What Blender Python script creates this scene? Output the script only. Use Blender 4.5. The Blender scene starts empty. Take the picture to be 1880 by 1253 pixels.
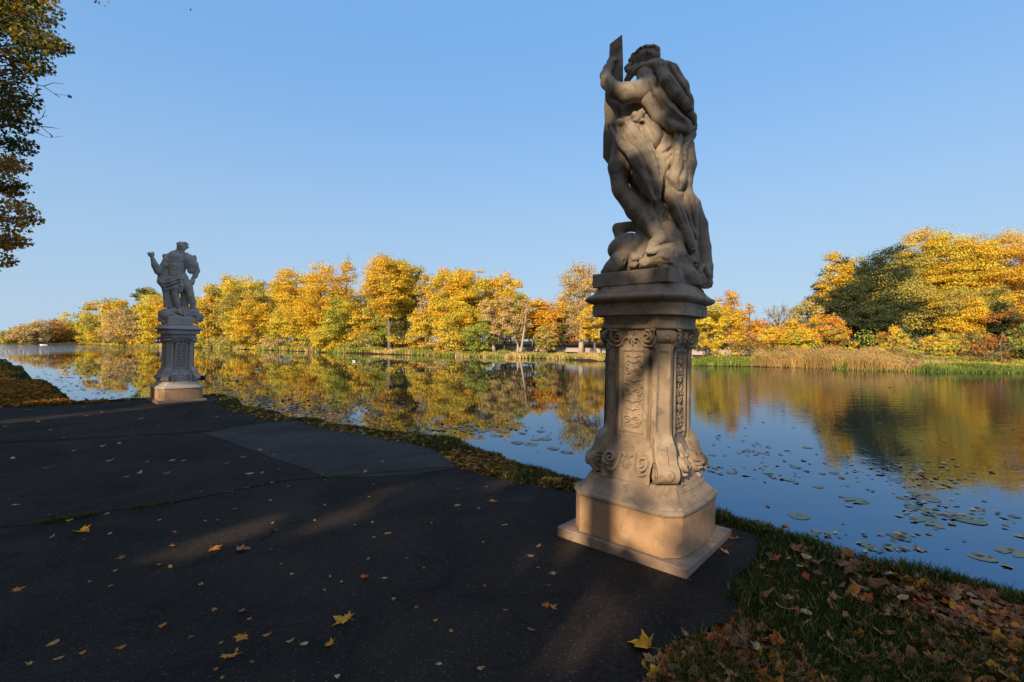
import bpy, math, random
import numpy as np
from mathutils import Vector, Matrix

SC = bpy.context.scene
# ------------------------------------------------------------------ camera, sky, sun, exposure
FPX = 870.0                       # focal length in pixels of an 1880 px wide frame
EYE = 1.6
cam_d = bpy.data.cameras.new('camera'); cam = bpy.data.objects.new('camera', cam_d)
SC.collection.objects.link(cam); SC.camera = cam
cam.location = (0, 0, EYE); cam.rotation_euler = (math.radians(90), 0, 0)
cam_d.sensor_width = 36; cam_d.lens = 36 * FPX / 1880; cam_d.clip_end = 5000; cam_d.clip_start = .05

SUN_EL = math.radians(23)
SH = np.array([-.47, -.88]); SH = SH / np.linalg.norm(SH)
SUN = np.array([SH[0]*math.cos(SUN_EL), SH[1]*math.cos(SUN_EL), math.sin(SUN_EL)])
W = bpy.data.worlds.new('World'); SC.world = W; W.use_nodes = True
wn = W.node_tree.nodes; bg = wn['Background']
sky = wn.new('ShaderNodeTexSky'); sky.sky_type = 'NISHITA'; sky.sun_disc = False
sky.sun_elevation = SUN_EL; sky.sun_rotation = math.atan2(SH[0], SH[1])
sky.air_density = 1.0; sky.dust_density = 0.0; sky.ozone_density = 6.0
bg.inputs['Strength'].default_value = .118
# a touch less contrast between zenith and horizon than the bare model gives (thin high haze)
vs = wn.new('ShaderNodeVectorMath'); vs.operation = 'MULTIPLY_ADD'
vs.inputs[1].default_value = (.56, .43, .32); vs.inputs[2].default_value = (1.0, 2.3, 4.4)
W.node_tree.links.new(sky.outputs[0], vs.inputs[0])
# warm fill light added to the sky around the low sun, behind the viewer
tc = wn.new('ShaderNodeTexCoord'); dt = wn.new('ShaderNodeVectorMath'); dt.operation = 'DOT_PRODUCT'; dt.inputs[1].default_value = tuple(SUN)
W.node_tree.links.new(tc.outputs['Generated'], dt.inputs[0])
mr = wn.new('ShaderNodeMapRange'); mr.inputs[1].default_value = -.15; mr.inputs[2].default_value = 1.0; mr.interpolation_type = 'SMOOTHSTEP'
W.node_tree.links.new(dt.outputs['Value'], mr.inputs[0])
v3 = wn.new('ShaderNodeVectorMath'); v3.operation = 'MULTIPLY_ADD'; v3.inputs[1].default_value = (2.4, 1.25, .35)
sz = wn.new('ShaderNodeSeparateXYZ'); W.node_tree.links.new(tc.outputs['Generated'], sz.inputs[0])
hz = wn.new('ShaderNodeMapRange'); hz.interpolation_type = 'SMOOTHSTEP'; hz.inputs[1].default_value = .55; hz.inputs[2].default_value = -.06; hz.inputs[4].default_value = .85
W.node_tree.links.new(sz.outputs[2], hz.inputs[0]); hm = wn.new('ShaderNodeMix'); hm.data_type = 'RGBA'; hm.inputs[7].default_value = (3.05, 4.0, 4.9, 1)
W.node_tree.links.new(hz.outputs[0], hm.inputs[0]); W.node_tree.links.new(vs.outputs[0], hm.inputs[6])
W.node_tree.links.new(mr.outputs[0], v3.inputs[0]); W.node_tree.links.new(hm.outputs[2], v3.inputs[2]); W.node_tree.links.new(v3.outputs[0], bg.inputs[0])
sd = bpy.data.lights.new('sun', 'SUN'); sun = bpy.data.objects.new('sun', sd)
SC.collection.objects.link(sun); sd.energy = 5.0; sd.angle = math.radians(.53); sd.color = (1, .79, .54)
sun.rotation_euler = Vector(SUN).to_track_quat('Z', 'Y').to_euler(); sun.location = (-10, -20, 30)
SC.view_settings.view_transform = 'Standard'; SC.view_settings.look = 'None'
SC.view_settings.gamma = 1; SC.view_settings.exposure = 0.36
SC.render.engine = 'CYCLES'
SC.cycles.max_bounces = 6; SC.cycles.diffuse_bounces = 3; SC.cycles.glossy_bounces = 3; SC.cycles.transmission_bounces = 3

# ------------------------------------------------------------------ helpers
def link(o, parent=None):
    SC.collection.objects.link(o)
    if parent is not None: o.parent = parent
    return o
def tag(o, label=None, cat=None, group=None, kind=None):
    if label: o['label'] = label
    if cat: o['category'] = cat
    if group: o['group'] = group
    if kind: o['kind'] = kind
    return o
def empty(name, loc, rz=0):
    o = bpy.data.objects.new(name, None); o.location = loc; o.rotation_euler = (0, 0, rz)
    o.empty_display_size = .2
    return link(o)
def mesh_obj(name, V, F, mat, parent=None, smooth=False, col=None, loc=None):
    """V (n,3) array, F (m,3|4) array or list of index lists."""
    me = bpy.data.meshes.new(name)
    V = np.asarray(V, dtype=np.float32)
    if isinstance(F, np.ndarray):
        m, k = F.shape
        me.vertices.add(len(V)); me.vertices.foreach_set('co', V.ravel())
        me.loops.add(m*k); me.loops.foreach_set('vertex_index', F.astype(np.int32).ravel())
        me.polygons.add(m); me.polygons.foreach_set('loop_start', np.arange(0, m*k, k, dtype=np.int32))
        me.update(calc_edges=True)
    else:
        me.from_pydata([tuple(map(float, v)) for v in V], [], F); me.update()
    if col is not None:
        a = me.attributes.new('tint', 'FLOAT_COLOR', 'FACE')
        c = np.ones((len(me.polygons), 4), np.float32); c[:, :3] = col
        a.data.foreach_set('color', c.ravel())
    if smooth: me.polygons.foreach_set('use_smooth', np.ones(len(me.polygons), bool))
    if mat: me.materials.append(mat)
    o = bpy.data.objects.new(name, me)
    if loc is not None: o.location = loc
    return link(o, parent)
class MB:
    def __init__(s): s.v = []; s.f = []
    def add(s, V, F):
        b = len(s.v); s.v += [tuple(v) for v in V]; s.f += [[i+b for i in f] for f in F]; return s
    def box(s, x0, x1, y0, y1, z0, z1):
        V = [(x, y, z) for z in (z0, z1) for x, y in ((x0,y0),(x1,y0),(x1,y1),(x0,y1))]
        return s.add(V, [[0,3,2,1],[4,5,6,7],[0,1,5,4],[1,2,6,5],[2,3,7,6],[3,0,4,7]])
    def tube(s, P, R, n=7, cap=True):
        P = [Vector(p) for p in P]; V = []; F = []
        ref = Vector((.31, .17, .93)).normalized()
        for i, p in enumerate(P):
            t = (P[min(i+1, len(P)-1)] - P[max(i-1, 0)]).normalized()
            a = t.cross(Vector((0,0,1)) if abs(t.z) < .8 else Vector((1,0,0))).normalized(); b = t.cross(a)
            r = R[i] if hasattr(R, '__len__') else R
            for k in range(n):
                q = 2*math.pi*k/n; V.append(p + (a*math.cos(q) + b*math.sin(q))*r)
        for i in range(len(P)-1):
            for k in range(n):
                F.append([i*n+k, i*n+(k+1)%n, (i+1)*n+(k+1)%n, (i+1)*n+k])
        if cap: F.append(list(range(n))[::-1]); F.append([(len(P)-1)*n+k for k in range(n)])
        return s.add(V, F)
    def build(s, name, mat, parent=None, smooth=False, loc=None):
        return mesh_obj(name, s.v, s.f, mat, parent, smooth, loc=loc)

def mat(name, col=(.5,.5,.5), rough=.8, spec=.3):
    m = bpy.data.materials.new(name); m.use_nodes = True
    b = m.node_tree.nodes['Principled BSDF']
    b.inputs['Base Color'].default_value = (*col, 1); b.inputs['Roughness'].default_value = rough
    b.inputs['Specular IOR Level'].default_value = spec
    return m, m.node_tree.nodes, m.node_tree.links, b
def noise(n, l, co, scale, detail=6, rough=.6, dist=0):
    t = n.new('ShaderNodeTexNoise'); t.inputs['Scale'].default_value = scale; t.inputs['Detail'].default_value = detail
    t.inputs['Roughness'].default_value = rough; t.inputs['Distortion'].default_value = dist
    l.new(co, t.inputs['Vector']); return t.outputs['Fac']
def ramp(n, l, fac, stops):
    r = n.new('ShaderNodeValToRGB'); e = r.color_ramp.elements
    while len(e) < len(stops): e.new(.5)
    for i, (p, c) in enumerate(stops): e[i].position = p; e[i].color = (*c, 1) if hasattr(c, '__len__') else (c, c, c, 1)
    l.new(fac, r.inputs[0]); return r.outputs[0]
def mix(n, l, fac, a, b, mode='MIX'):
    m = n.new('ShaderNodeMix'); m.data_type = 'RGBA'; m.blend_type = mode
    for s, v in ((0, fac), (6, a), (7, b)):
        if hasattr(v, 'is_linked'): l.new(v, m.inputs[s])
        else: m.inputs[s].default_value = v if s == 0 else (*v, 1)
    return m.outputs[2]
def bump(n, l, b, h, strength, dist=.01, prev=None):
    u = n.new('ShaderNodeBump'); u.inputs['Strength'].default_value = strength; u.inputs['Distance'].default_value = dist
    l.new(h, u.inputs['Height'])
    if prev is not None: l.new(prev, u.inputs['Normal'])
    if b is not None: l.new(u.outputs[0], b.inputs['Normal'])
    return u.outputs[0]

def m_stone(name, a, b_, dark, lines=0.0, wet=.5):
    m, n, l, b = mat(name, a, .88, .12)
    co = n.new('ShaderNodeTexCoord').outputs['Object']
    base = mix(n, l, ramp(n, l, noise(n, l, co, 3.2, 8, .62, .3), [(.3, 0), (.7, 1)]), a, b_)
    st = ramp(n, l, noise(n, l, co, 6.5, 9, .7, .8), [(.48, 0), (.72, 1)])
    k = n.new('ShaderNodeMath'); k.operation = 'MULTIPLY'; k.inputs[1].default_value = wet; l.new(st, k.inputs[0])
    base = mix(n, l, k.outputs[0], base, dark)
    fine = noise(n, l, co, 160, 3, .7)
    base = mix(n, l, .35, base, ramp(n, l, fine, [(.3, .55), (.7, 1.25)]), 'MULTIPLY')
    l.new(base, b.inputs['Base Color'])
    nb = bump(n, l, None, noise(n, l, co, 45, 6, .7), .5, .006)
    nb = bump(n, l, None, fine, .35, .0015, nb)
    if lines:
        mp = n.new('ShaderNodeMapping'); mp.inputs['Scale'].default_value = (170, 170, 5); l.new(co, mp.inputs[0])
        nb = bump(n, l, None, noise(n, l, mp.outputs[0], 1, 2, .6), lines, .002, nb)
    l.new(nb, b.inputs['Normal'])
    return m
STONE = m_stone('carved_sandstone', (.30,.22,.145), (.40,.31,.215), (.085,.072,.06), 0, .8)
STONE_BLOCK = m_stone('tooled_sandstone', (.39,.225,.115), (.47,.305,.175), (.17,.105,.065), .8, .7)
STONE_GREY = m_stone('weathered_grey_sandstone', (.25,.205,.155), (.35,.285,.215), (.06,.056,.052), 0, .85)
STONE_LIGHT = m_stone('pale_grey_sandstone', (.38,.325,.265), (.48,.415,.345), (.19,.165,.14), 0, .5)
STONE_PINK = m_stone('speckled_slab_stone', (.27,.185,.13), (.36,.255,.185), (.12,.095,.08), 0, .8)
STONE_PINK.node_tree.nodes['Principled BSDF'].inputs['Roughness'].default_value = .9

def m_leaf(name, trans=.3, rough=.65):
    m, n, l, b = mat(name, (.3,.2,.05), rough, .08)
    a = n.new('ShaderNodeAttribute'); a.attribute_name = 'tint'
    l.new(a.outputs['Color'], b.inputs['Base Color'])
    t = n.new('ShaderNodeBsdfTranslucent'); l.new(a.outputs['Color'], t.inputs[0])
    x = n.new('ShaderNodeMixShader'); x.inputs[0].default_value = trans
    l.new(b.outputs[0], x.inputs[1]); l.new(t.outputs[0], x.inputs[2])
    l.new(x.outputs[0], n['Material Output'].inputs[0])
    return m
LEAF = m_leaf('foliage', .35); GRASS = m_leaf('grass_blades', .3)
def m_bark(name, a, c):
    m, n, l, b = mat(name, a, .9, .1)
    co = n.new('ShaderNodeTexCoord').outputs['Object']
    mp = n.new('ShaderNodeMapping'); mp.inputs['Scale'].default_value = (6, 6, 1.2); l.new(co, mp.inputs[0])
    f = noise(n, l, mp.outputs[0], 1.5, 6, .7)
    l.new(mix(n, l, f, a, c), b.inputs['Base Color']); bump(n, l, b, f, .8, .03)
    return m
BARK = m_bark('grey_brown_bark', (.13,.10,.075), (.25,.20,.15)); BARK_PALE = m_bark('pale_bark', (.36,.30,.23), (.5,.44,.36)); BARK_DARK = m_bark('dark_bark', (.05,.04,.03), (.1,.08,.06))

def smoothstep(a, b, x):
    t = np.clip((x-a)/(b-a), 0, 1); return t*t*(3-2*t)
def vnoise(P, scale, seed=0):
    """cheap smooth value noise, P (...,2|3)"""
    P = np.asarray(P)*scale; i = np.floor(P).astype(np.int64); f = P-i; f = f*f*(3-2*f)
    d = P.shape[-1]; out = 0
    for c in range(2**d):
        w = 1; h = seed*374761393 % 2147483647
        for k in range(d):
            bit = (c >> k) & 1
            w = w*(f[..., k] if bit else 1-f[..., k])
            h = h + (i[..., k]+bit)*[73856093, 19349663, 83492791][k]
        h = (h ^ (h >> 13))*1274126177 & 0x7fffffff; h = (h ^ (h >> 16))
        out = out + w*((h % 10007)/10006.0)
    return out*2-1

# ------------------------------------------------------------------ plan of the place (metres)
SHORE_NEAR = [(120,-60),(30,-15),(8,-3),(5,.8),(3.8,2.25),(3.1,2.9),(2.55,3.5),(1.9,4.4),(1.32,4.95),(.74,5.45),(-.1,6.35),(-.97,7.65),(-3.06,8.95),
              (-5.3,10.5),(-7.0,12.1),(-7.7,13.3),(-8.7,14.1),(-9.8,13.7),(-10.4,12.9),(-11.3,12.3),(-11.9,12.7),(-16,16.4),(-22.5,21.9),(-41.8,38.7),(-100,85),(-330,270),(-450,380)]
SHORE_FAR = [(-410,440),(-330,330),(-260,290),(-163,195),(-128,174),(-85,137),(-57,112),(-35.5,91),(-22,80),(-6.8,66),(4.1,60),(9.6,52),(17.6,42.5),
             (21.5,40),(25,38.5),(27,35.5),(35.6,33),(60,30),(100,24),(160,-10)]
LAKE = np.array(SHORE_NEAR + SHORE_FAR, float)
WATER_Z = -.6
def poly_sd(P, poly):
    """signed distance to polygon, positive inside"""
    x, y = P[..., 0], P[..., 1]; d = np.full(x.shape, 1e9); ins = np.zeros(x.shape, bool)
    n = len(poly)
    for i in range(n):
        a = poly[i]; b = poly[(i+1) % n]; e = b-a
        t = np.clip(((x-a[0])*e[0]+(y-a[1])*e[1])/(e@e), 0, 1)
        d = np.minimum(d, (x-a[0]-t*e[0])**2+(y-a[1]-t*e[1])**2)
        c = (a[1] > y) != (b[1] > y)
        with np.errstate(divide='ignore', invalid='ignore'):
            xi = a[0]+(y-a[1])*(b[0]-a[0])/(b[1]-a[1])
        ins ^= c & (x < xi)
    return np.where(ins, 1, -1)*np.sqrt(d)
PATH = np.array([(-60,-9),(-40,-7),(-10,-6),(2,-6),(1.5,-2),(.2,1.0),(.42,1.75),(.62,2.25),(.93,2.55),(1.3,2.7),(1.38,3.0),(1.75,3.45),(2.02,3.85),(1.78,4.18),
                 (1.4,4.5),(.75,4.98),(0,5.35),(-.7,6.0),(-1.2,7.05),(-3.1,8.35),(-5.3,9.85),(-6.9,11.3),(-7.9,12.5),(-8.3,13.6),(-9.4,13.9),(-10.2,12.7),(-11.1,11.9),(-12.0,11.4),(-30,9.5),(-60,8)], float)
def lake_sd(P):
    s = poly_sd(P, LAKE); r = np.hypot(P[..., 0], P[..., 1])
    j = vnoise(P, 1.7, 3)*.10 + vnoise(P, 5.0, 4)*.05
    j2 = vnoise(P, .25, 5)*1.0
    return s + np.where(r < 25, j, j2)
def ground_z(P):
    s = lake_sd(P); r = np.hypot(P[..., 0], P[..., 1])
    pd = poly_sd(P, PATH)
    far = smoothstep(18, 30, r)
    near_z = vnoise(P, .9, 7)*.012 + vnoise(P, 4, 8)*.012 + .01 + .05*smoothstep(-.2, -1.2, pd)*0
    near_z = np.where(pd > -.02, -.03, near_z*smoothstep(0, .25, -pd) + 0*pd - .006)
    # the bank beyond the path on the left climbs a little
    hump = smoothstep(-11.5, -15, P[..., 0])*smoothstep(10.5, 13.5, P[..., 1])*.12
    far_z = np.clip(-.5 + .07*(-s), -.5, .9) + vnoise(P, .12, 9)*.15
    farN = near_z
    isfar = smoothstep(24, 30, P[..., 1] + .0*P[..., 0] + .55*P[..., 0])   # far side of the lake
    z = near_z*(1-isfar) + far_z*isfar + hump*(1-isfar)
    slope = np.where(isfar > .5, .35, 1.6)
    under = np.clip(z - np.maximum(s+0.0, 0)*slope, -1.9, 9)
    edge = smoothstep(.0, -.12, s)                    # rounded lip
    return np.where(s > 0, under, z - (1-edge)*.02*(1-isfar))
# ------------------------------------------------------------------ ground, path, water
def axis(fine0, fine1, step, grow, far0, far1):
    a = list(np.arange(fine0, fine1, step)); s = step
    while a[-1] < far1: s *= grow; a.append(a[-1]+s)
    s = step
    while a[0] > far0: s *= grow; a.insert(0, a[0]-s)
    return np.array(a)
gx = axis(-13.0, 6.0, .07, 1.035, -1200, 1200); gy = axis(.8, 14.5, .07, 1.03, -300, 1500)
GX, GY = np.meshgrid(gx, gy, indexing='ij'); GP = np.stack([GX, GY], -1)
GZ = ground_z(GP)
nx, ny = GZ.shape; I = np.arange(nx*ny).reshape(nx, ny)
F = np.stack([I[:-1,:-1], I[1:,:-1], I[1:,1:], I[:-1,1:]], -1).reshape(-1, 4)
m_ground, n, l, b = mat('soil_and_leaf_mould', (.05,.04,.02), .95, .1)
co = n.new('ShaderNodeTexCoord').outputs['Object']
c = ramp(n, l, noise(n, l, co, .9, 8, .7, .5), [(.3, (.022,.03,.010)), (.48, (.04,.035,.018)), (.62, (.085,.05,.022)), (.8, (.15,.085,.03))])
c = mix(n, l, ramp(n, l, noise(n, l, co, 18, 4, .7), [(.45, 0), (.6, 1)]), c, (.05,.028,.014))
l.new(c, b.inputs['Base Color']); bump(n, l, b, noise(n, l, co, 14, 8, .75), .8, .05)
tag(mesh_obj('ground', np.stack([GX, GY, GZ], -1).reshape(-1, 3), F, m_ground, smooth=True), kind='structure')
del GX, GY, GP

# asphalt path: a subdivided sheet cut to the outline
def sheet(poly, z, step, name, m, wob=.0, seed=1):
    """thin slab with an uneven border"""
    pts = []; N = len(poly)
    for i in range(N):
        a = poly[i]; b_ = poly[(i+1) % N]; L = np.linalg.norm(b_-a); k = max(1, int(L/step)) if L < 25 else 1
        for q in range(k): pts.append(a+(b_-a)*q/k)
    P = np.array(pts); P = P + np.stack([vnoise(P, 3.1, seed), vnoise(P, 3.1, seed+1)], -1)*wob + np.stack([vnoise(P, 11, seed+2), vnoise(P, 11, seed+3)], -1)*wob*.4
    n_ = len(P); V = [(x, y, z) for x, y in P] + [(x, y, z-.05) for x, y in P]
    Fs = [list(range(n_))] + [[i, i+n_, (i+1) % n_+n_, (i+1) % n_] for i in range(n_)]
    return mesh_obj(name, V, Fs, m)
def m_asph(name, a, b_, lo):
    m, n, l, b = mat(name, a, .85, .06)
    co = n.new('ShaderNodeTexCoord').outputs['Object']
    c = mix(n, l, ramp(n, l, noise(n, l, co, .8, 8, .65, .6), [(.3, 0), (.72, 1)]), a, b_)
    c = mix(n, l, ramp(n, l, noise(n, l, co, 3.0, 9, .75, 1.2), [(.55, 0), (.75, 1)]), c, lo)
    vo = n.new('ShaderNodeTexVoronoi'); vo.inputs['Scale'].default_value = 120; l.new(co, vo.inputs['Vector'])
    c = mix(n, l, ramp(n, l, vo.outputs['Color'], [(.80, 0), (.93, .5)]), c, (.15,.13,.11))
    c = mix(n, l, .5, c, ramp(n, l, noise(n, l, co, 260, 2, .6), [(.3, .4), (.7, 1.5)]), 'MULTIPLY')
    # fine cracks
    vc = n.new('ShaderNodeTexVoronoi'); vc.feature = 'DISTANCE_TO_EDGE'; vc.inputs['Scale'].default_value = .55
    wv = n.new('ShaderNodeVectorMath'); wv.operation = 'ADD'
    nn = n.new('ShaderNodeTexNoise'); nn.inputs['Scale'].default_value = 1.5; nn.inputs['Detail'].default_value = 8; l.new(co, nn.inputs['Vector'])
    l.new(co, wv.inputs[0]); l.new(nn.outputs['Color'], wv.inputs[1]); l.new(wv.outputs[0], vc.inputs['Vector'])
    cr = ramp(n, l, vc.outputs[0], [(.0, 1), (.006, 0)])
    gate = ramp(n, l, noise(n, l, co, .7, 3, .5), [(.48, 0), (.6, 1)])
    cr = mix(n, l, 1.0, cr, gate, 'MULTIPLY')
    c = mix(n, l, cr, c, (.008,.008,.007))
    l.new(c, b.inputs['Base Color'])
    nb = bump(n, l, None, noise(n, l, co, 2.2, 5, .6), .8, .03)
    nb = bump(n, l, None, noise(n, l, co, 22, 5, .7), .6, .012, nb)
    bump(n, l, b, vo.outputs['Distance'], .9, .006, nb)
    return m
ASPH = m_asph('worn_asphalt', (.017,.0135,.0115), (.052,.038,.028), (.008,.0065,.006))
CONC = m_asph('pale_worn_asphalt', (.034,.029,.025), (.088,.074,.063), (.018,.015,.013))
tag(sheet(PATH, .008, .12, 'path', ASPH, .05), kind='structure')
def G(u, v, z=0.0):
    """a spot of the surveyed plan, read on the ground at height z"""
    Y = (EYE-z)*FPX/(v-626.0); return np.array([(u-940)/FPX*Y, Y])
patch = np.array([G(375,797), G(440,783), G(530,771), G(640,789), G(760,818), G(845,843), G(862,858), G(760,872), G(605,880), G(545,858), G(450,822)])
tag(sheet(patch, .0125, .15, 'path_patch', CONC, .03, 5), kind='structure')
dirt = np.array([G(1075,1275), G(1090,1240), G(1125,1218), G(1175,1205), G(1230,1200), G(1280,1230), G(1290,1300), G(1180,1330), G(1100,1320)])
m_dirt, n, l, b = mat('gritty_soil', (.05,.035,.025), .95, .1); co = n.new('ShaderNodeTexCoord').outputs['Object']
l.new(ramp(n, l, noise(n, l, co, 30, 8, .75), [(.35, (.018,.012,.009)), (.6, (.05,.036,.026)), (.75, (.10,.075,.055))]), b.inputs['Base Color']); bump(n, l, b, noise(n, l, co, 70, 6, .75), .9, .012)
tag(sheet(dirt, .0120, .06, 'dirt_patch', m_dirt, .03, 9), kind='structure')
def ribbon(pts, w, z, name, m, seed):
    P = []
    for a, b_ in zip(pts[:-1], pts[1:]):
        k = max(2, int(np.linalg.norm(b_-a)/.06))
        for q in range(k): P.append(a+(b_-a)*q/k)
    P = np.array(P); P = P + np.stack([vnoise(P, 2.3, seed), vnoise(P, 2.3, seed+1)], -1)*.05 + np.stack([vnoise(P, 9, seed), vnoise(P, 9, seed+1)], -1)*.012
    T = np.gradient(P, axis=0); T /= np.linalg.norm(T, axis=1)[:, None]; N = np.stack([-T[:,1], T[:,0]], -1)
    ww = w*(.5+.6*(vnoise(P, 6, seed+4)+.5).clip(.05, 1.6))[:, None]
    L = P+N*ww; R = P-N*ww; n_ = len(P)
    V = np.concatenate([np.c_[L, np.full(n_, z)], np.c_[R, np.full(n_, z)]])
    i = np.arange(n_-1); F = np.stack([i, i+n_, i+n_+1, i+1], -1)
    mesh_obj(name, V, F, m)['kind'] = 'structure'
    return P
m_crack, n, l, b = mat('dirt_in_joint', (.012,.011,.008), 1, 0)
joint1 = ribbon([G(-60,985), G(0,975), G(130,955), G(260,935), G(400,908), G(520,884), G(620,876), G(700,868), G(780,862), G(850,860)], .009, .0165, 'path_joint', m_crack, 11)
joint2 = ribbon([G(-60,822), G(0,814), G(150,806), G(300,798), G(380,794), G(430,784), G(520,772), G(545,765)], .016, .0165, 'path_joint', m_crack, 21)

# water
m_water, n, l, b = mat('lake_water', (.002,.012,.024), .012, .5)
b.inputs['IOR'].default_value = 2.7; b.inputs['Specular Tint'].default_value = (.22, .60, 1, 1)
co = n.new('ShaderNodeTexCoord').outputs['Object']
mp = n.new('ShaderNodeMapping'); mp.inputs['Scale'].default_value = (1.0, 2.2, 1); mp.inputs['Rotation'].default_value = (0, 0, .35); l.new(co, mp.inputs[0])
h1 = noise(n, l, mp.outputs[0], 5.0, 2, .5, .4)
mp2 = n.new('ShaderNodeMapping'); mp2.inputs['Scale'].default_value = (.35, 1.0, 1); mp2.inputs['Rotation'].default_value = (0, 0, -.25); l.new(co, mp2.inputs[0])
h2 = noise(n, l, mp2.outputs[0], 2.0, 2, .5, .2)
gate = ramp(n, l, noise(n, l, co, .045, 3, .5), [(.38, .35), (.62, 1)])
# wind-ruffled streaks far out and towards the right
sp = n.new('ShaderNodeSeparateXYZ'); l.new(co, sp.inputs[0])
def mrange(v, a, b_, c_, d_):
    r = n.new('ShaderNodeMapRange'); r.inputs[1].default_value = a; r.inputs[2].default_value = b_; r.inputs[3].default_value = c_; r.inputs[4].default_value = d_
    l.new(v, r.inputs[0]); return r.outputs[0]
def mul(a, b_):
    k = n.new('ShaderNodeMath'); k.operation = 'MULTIPLY'
    for i, v in enumerate((a, b_)):
        if hasattr(v, 'is_linked'): l.new(v, k.inputs[i])
        else: k.inputs[i].default_value = v
    return k.outputs[0]
right = mrange(sp.outputs[0], 2, 12, .09, 1.5)
farl = mrange(sp.outputs[0], -70, -110, 0, 7.0)
ad = n.new('ShaderNodeMath'); ad.operation = 'ADD'; l.new(right, ad.inputs[0]); l.new(farl, ad.inputs[1])
amp = mul(ad.outputs[0], gate)
u1 = n.new('ShaderNodeBump'); u1.inputs['Distance'].default_value = .006; l.new(mul(amp, .55), u1.inputs['Strength']); l.new(h1, u1.inputs['Height'])
u2 = n.new('ShaderNodeBump'); u2.inputs['Distance'].default_value = .016; l.new(mul(amp, .55), u2.inputs['Strength']); l.new(h2, u2.inputs['Height']); l.new(u1.outputs[0], u2.inputs['Normal'])
l.new(u2.outputs[0], b.inputs['Normal'])
wv_ = [(-900,-300,WATER_Z),(900,-300,WATER_Z),(900,1200,WATER_Z),(-900,1200,WATER_Z)]
tag(mesh_obj('lake_water', wv_, [[0,1,2,3]], m_water), kind='structure')

# ------------------------------------------------------------------ pedestal
def octo(A, B, c, bow=0.0, k=8):
    """chamfered rectangle, ccw from above, the +-x faces bowed outwards"""
    P = []
    for i in range(k+1):
        t = -1+2*i/k; P.append((A+bow*(1-t*t), (B-c)*t))
    P.append((A-c, B)); P.append((-(A-c), B))
    for i in range(k+1):
        t = 1-2*i/k; P.append((-A-bow*(1-t*t), (B-c)*t))
    P.append((-(A-c), -B)); P.append((A-c, -B))
    return P
def loft(prof, name, m, parent, bow=0.0, dB=0.0, chamf=.11, cap=True):
    rings = [octo(A, A+dB, chamf if c is None else c, bow) for z, A, c in prof]; n_ = len(rings[0]); V = []; Fs = []
    for (z, A, c), r in zip(prof, rings): V += [(x, y, z) for x, y in r]
    for i in range(len(rings)-1):
        for k in range(n_): Fs.append([i*n_+k, i*n_+(k+1) % n_, (i+1)*n_+(k+1) % n_, (i+1)*n_+k])
    Fs.append(list(range(n_))[::-1]); Fs.append([(len(rings)-1)*n_+k for k in range(n_)])
    o = mesh_obj(name, V, Fs, m, parent)
    md = o.modifiers.new('bevel', 'BEVEL'); md.width = .0035; md.segments = 2; md.limit_method = 'ANGLE'; md.angle_limit = math.radians(25)
    return o
# carved ornament as a relief on a face: strokes in (s, z)
def spiral(cx, cz, r, turns, start, sgn, w0, w1=None, n_=40):
    t = np.linspace(0, 1, n_); a = start+sgn*turns*2*np.pi*t; rr = r*(1-t)**.85+.004
    return np.stack([cx+rr*np.cos(a), cz+rr*np.sin(a)], -1), np.linspace(w0, w1 or w0*.5, n_)
def curve(pts, w0, w1, n_=24):
    P = np.array(pts, float); t = np.linspace(0, len(P)-1, n_); out = []
    for q in t:
        i = min(int(q), len(P)-2); f = q-i
        p0 = P[max(i-1, 0)]; p1 = P[i]; p2 = P[i+1]; p3 = P[min(i+2, len(P)-1)]
        out.append(.5*((2*p1)+(-p0+p2)*f+(2*p0-5*p1+4*p2-p3)*f*f+(-p0+3*p1-3*p2+p3)*f**3))
    return np.array(out), np.linspace(w0, w1, n_)
def relief(S, Z, strokes):
    H = np.zeros(S.shape)
    for (P, Wd), hg in strokes:
        if P[:, 1].max() < 1.56 and P[:, 1].min() > .9: P = P*np.array([1.22, 1]); hg = hg*1.15; Wd = Wd*1.1
        m0 = P.min(0)-Wd.max(); m1 = P.max(0)+Wd.max()
        si = np.where((S[:,0] >= m0[0]) & (S[:,0] <= m1[0]))[0]; zi = np.where((Z[0] >= m0[1]) & (Z[0] <= m1[1]))[0]
        if len(si) == 0 or len(zi) == 0: continue
        a, b_ = slice(si[0], si[-1]+1), slice(zi[0], zi[-1]+1); s = S[a, b_]; z = Z[a, b_]; best = np.zeros(s.shape)
        for i in range(len(P)-1):
            e = P[i+1]-P[i]; t = np.clip(((s-P[i,0])*e[0]+(z-P[i,1])*e[1])/(e@e+1e-12), 0, 1)
            d = np.hypot(s-P[i,0]-t*e[0], z-P[i,1]-t*e[1]); w = Wd[i]*(1-t)+Wd[i+1]*t
            best = np.maximum(best, 1.3*hg*np.sqrt(np.clip(1-(d/w)**2, 0, 1)))
        H[a, b_] = np.maximum(H[a, b_], best)
    return H
def both(fn):
    out = []
    for sg in (1, -1):
        st, h = fn(sg); out.append((st, h))
    return out
def mir(st, sg): return (st[0]*np.array([sg, 1]), st[1])
ORN = []
def sym(st, h):
    ORN.append((st, h)); ORN.append((mir(st, -1), h))
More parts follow.
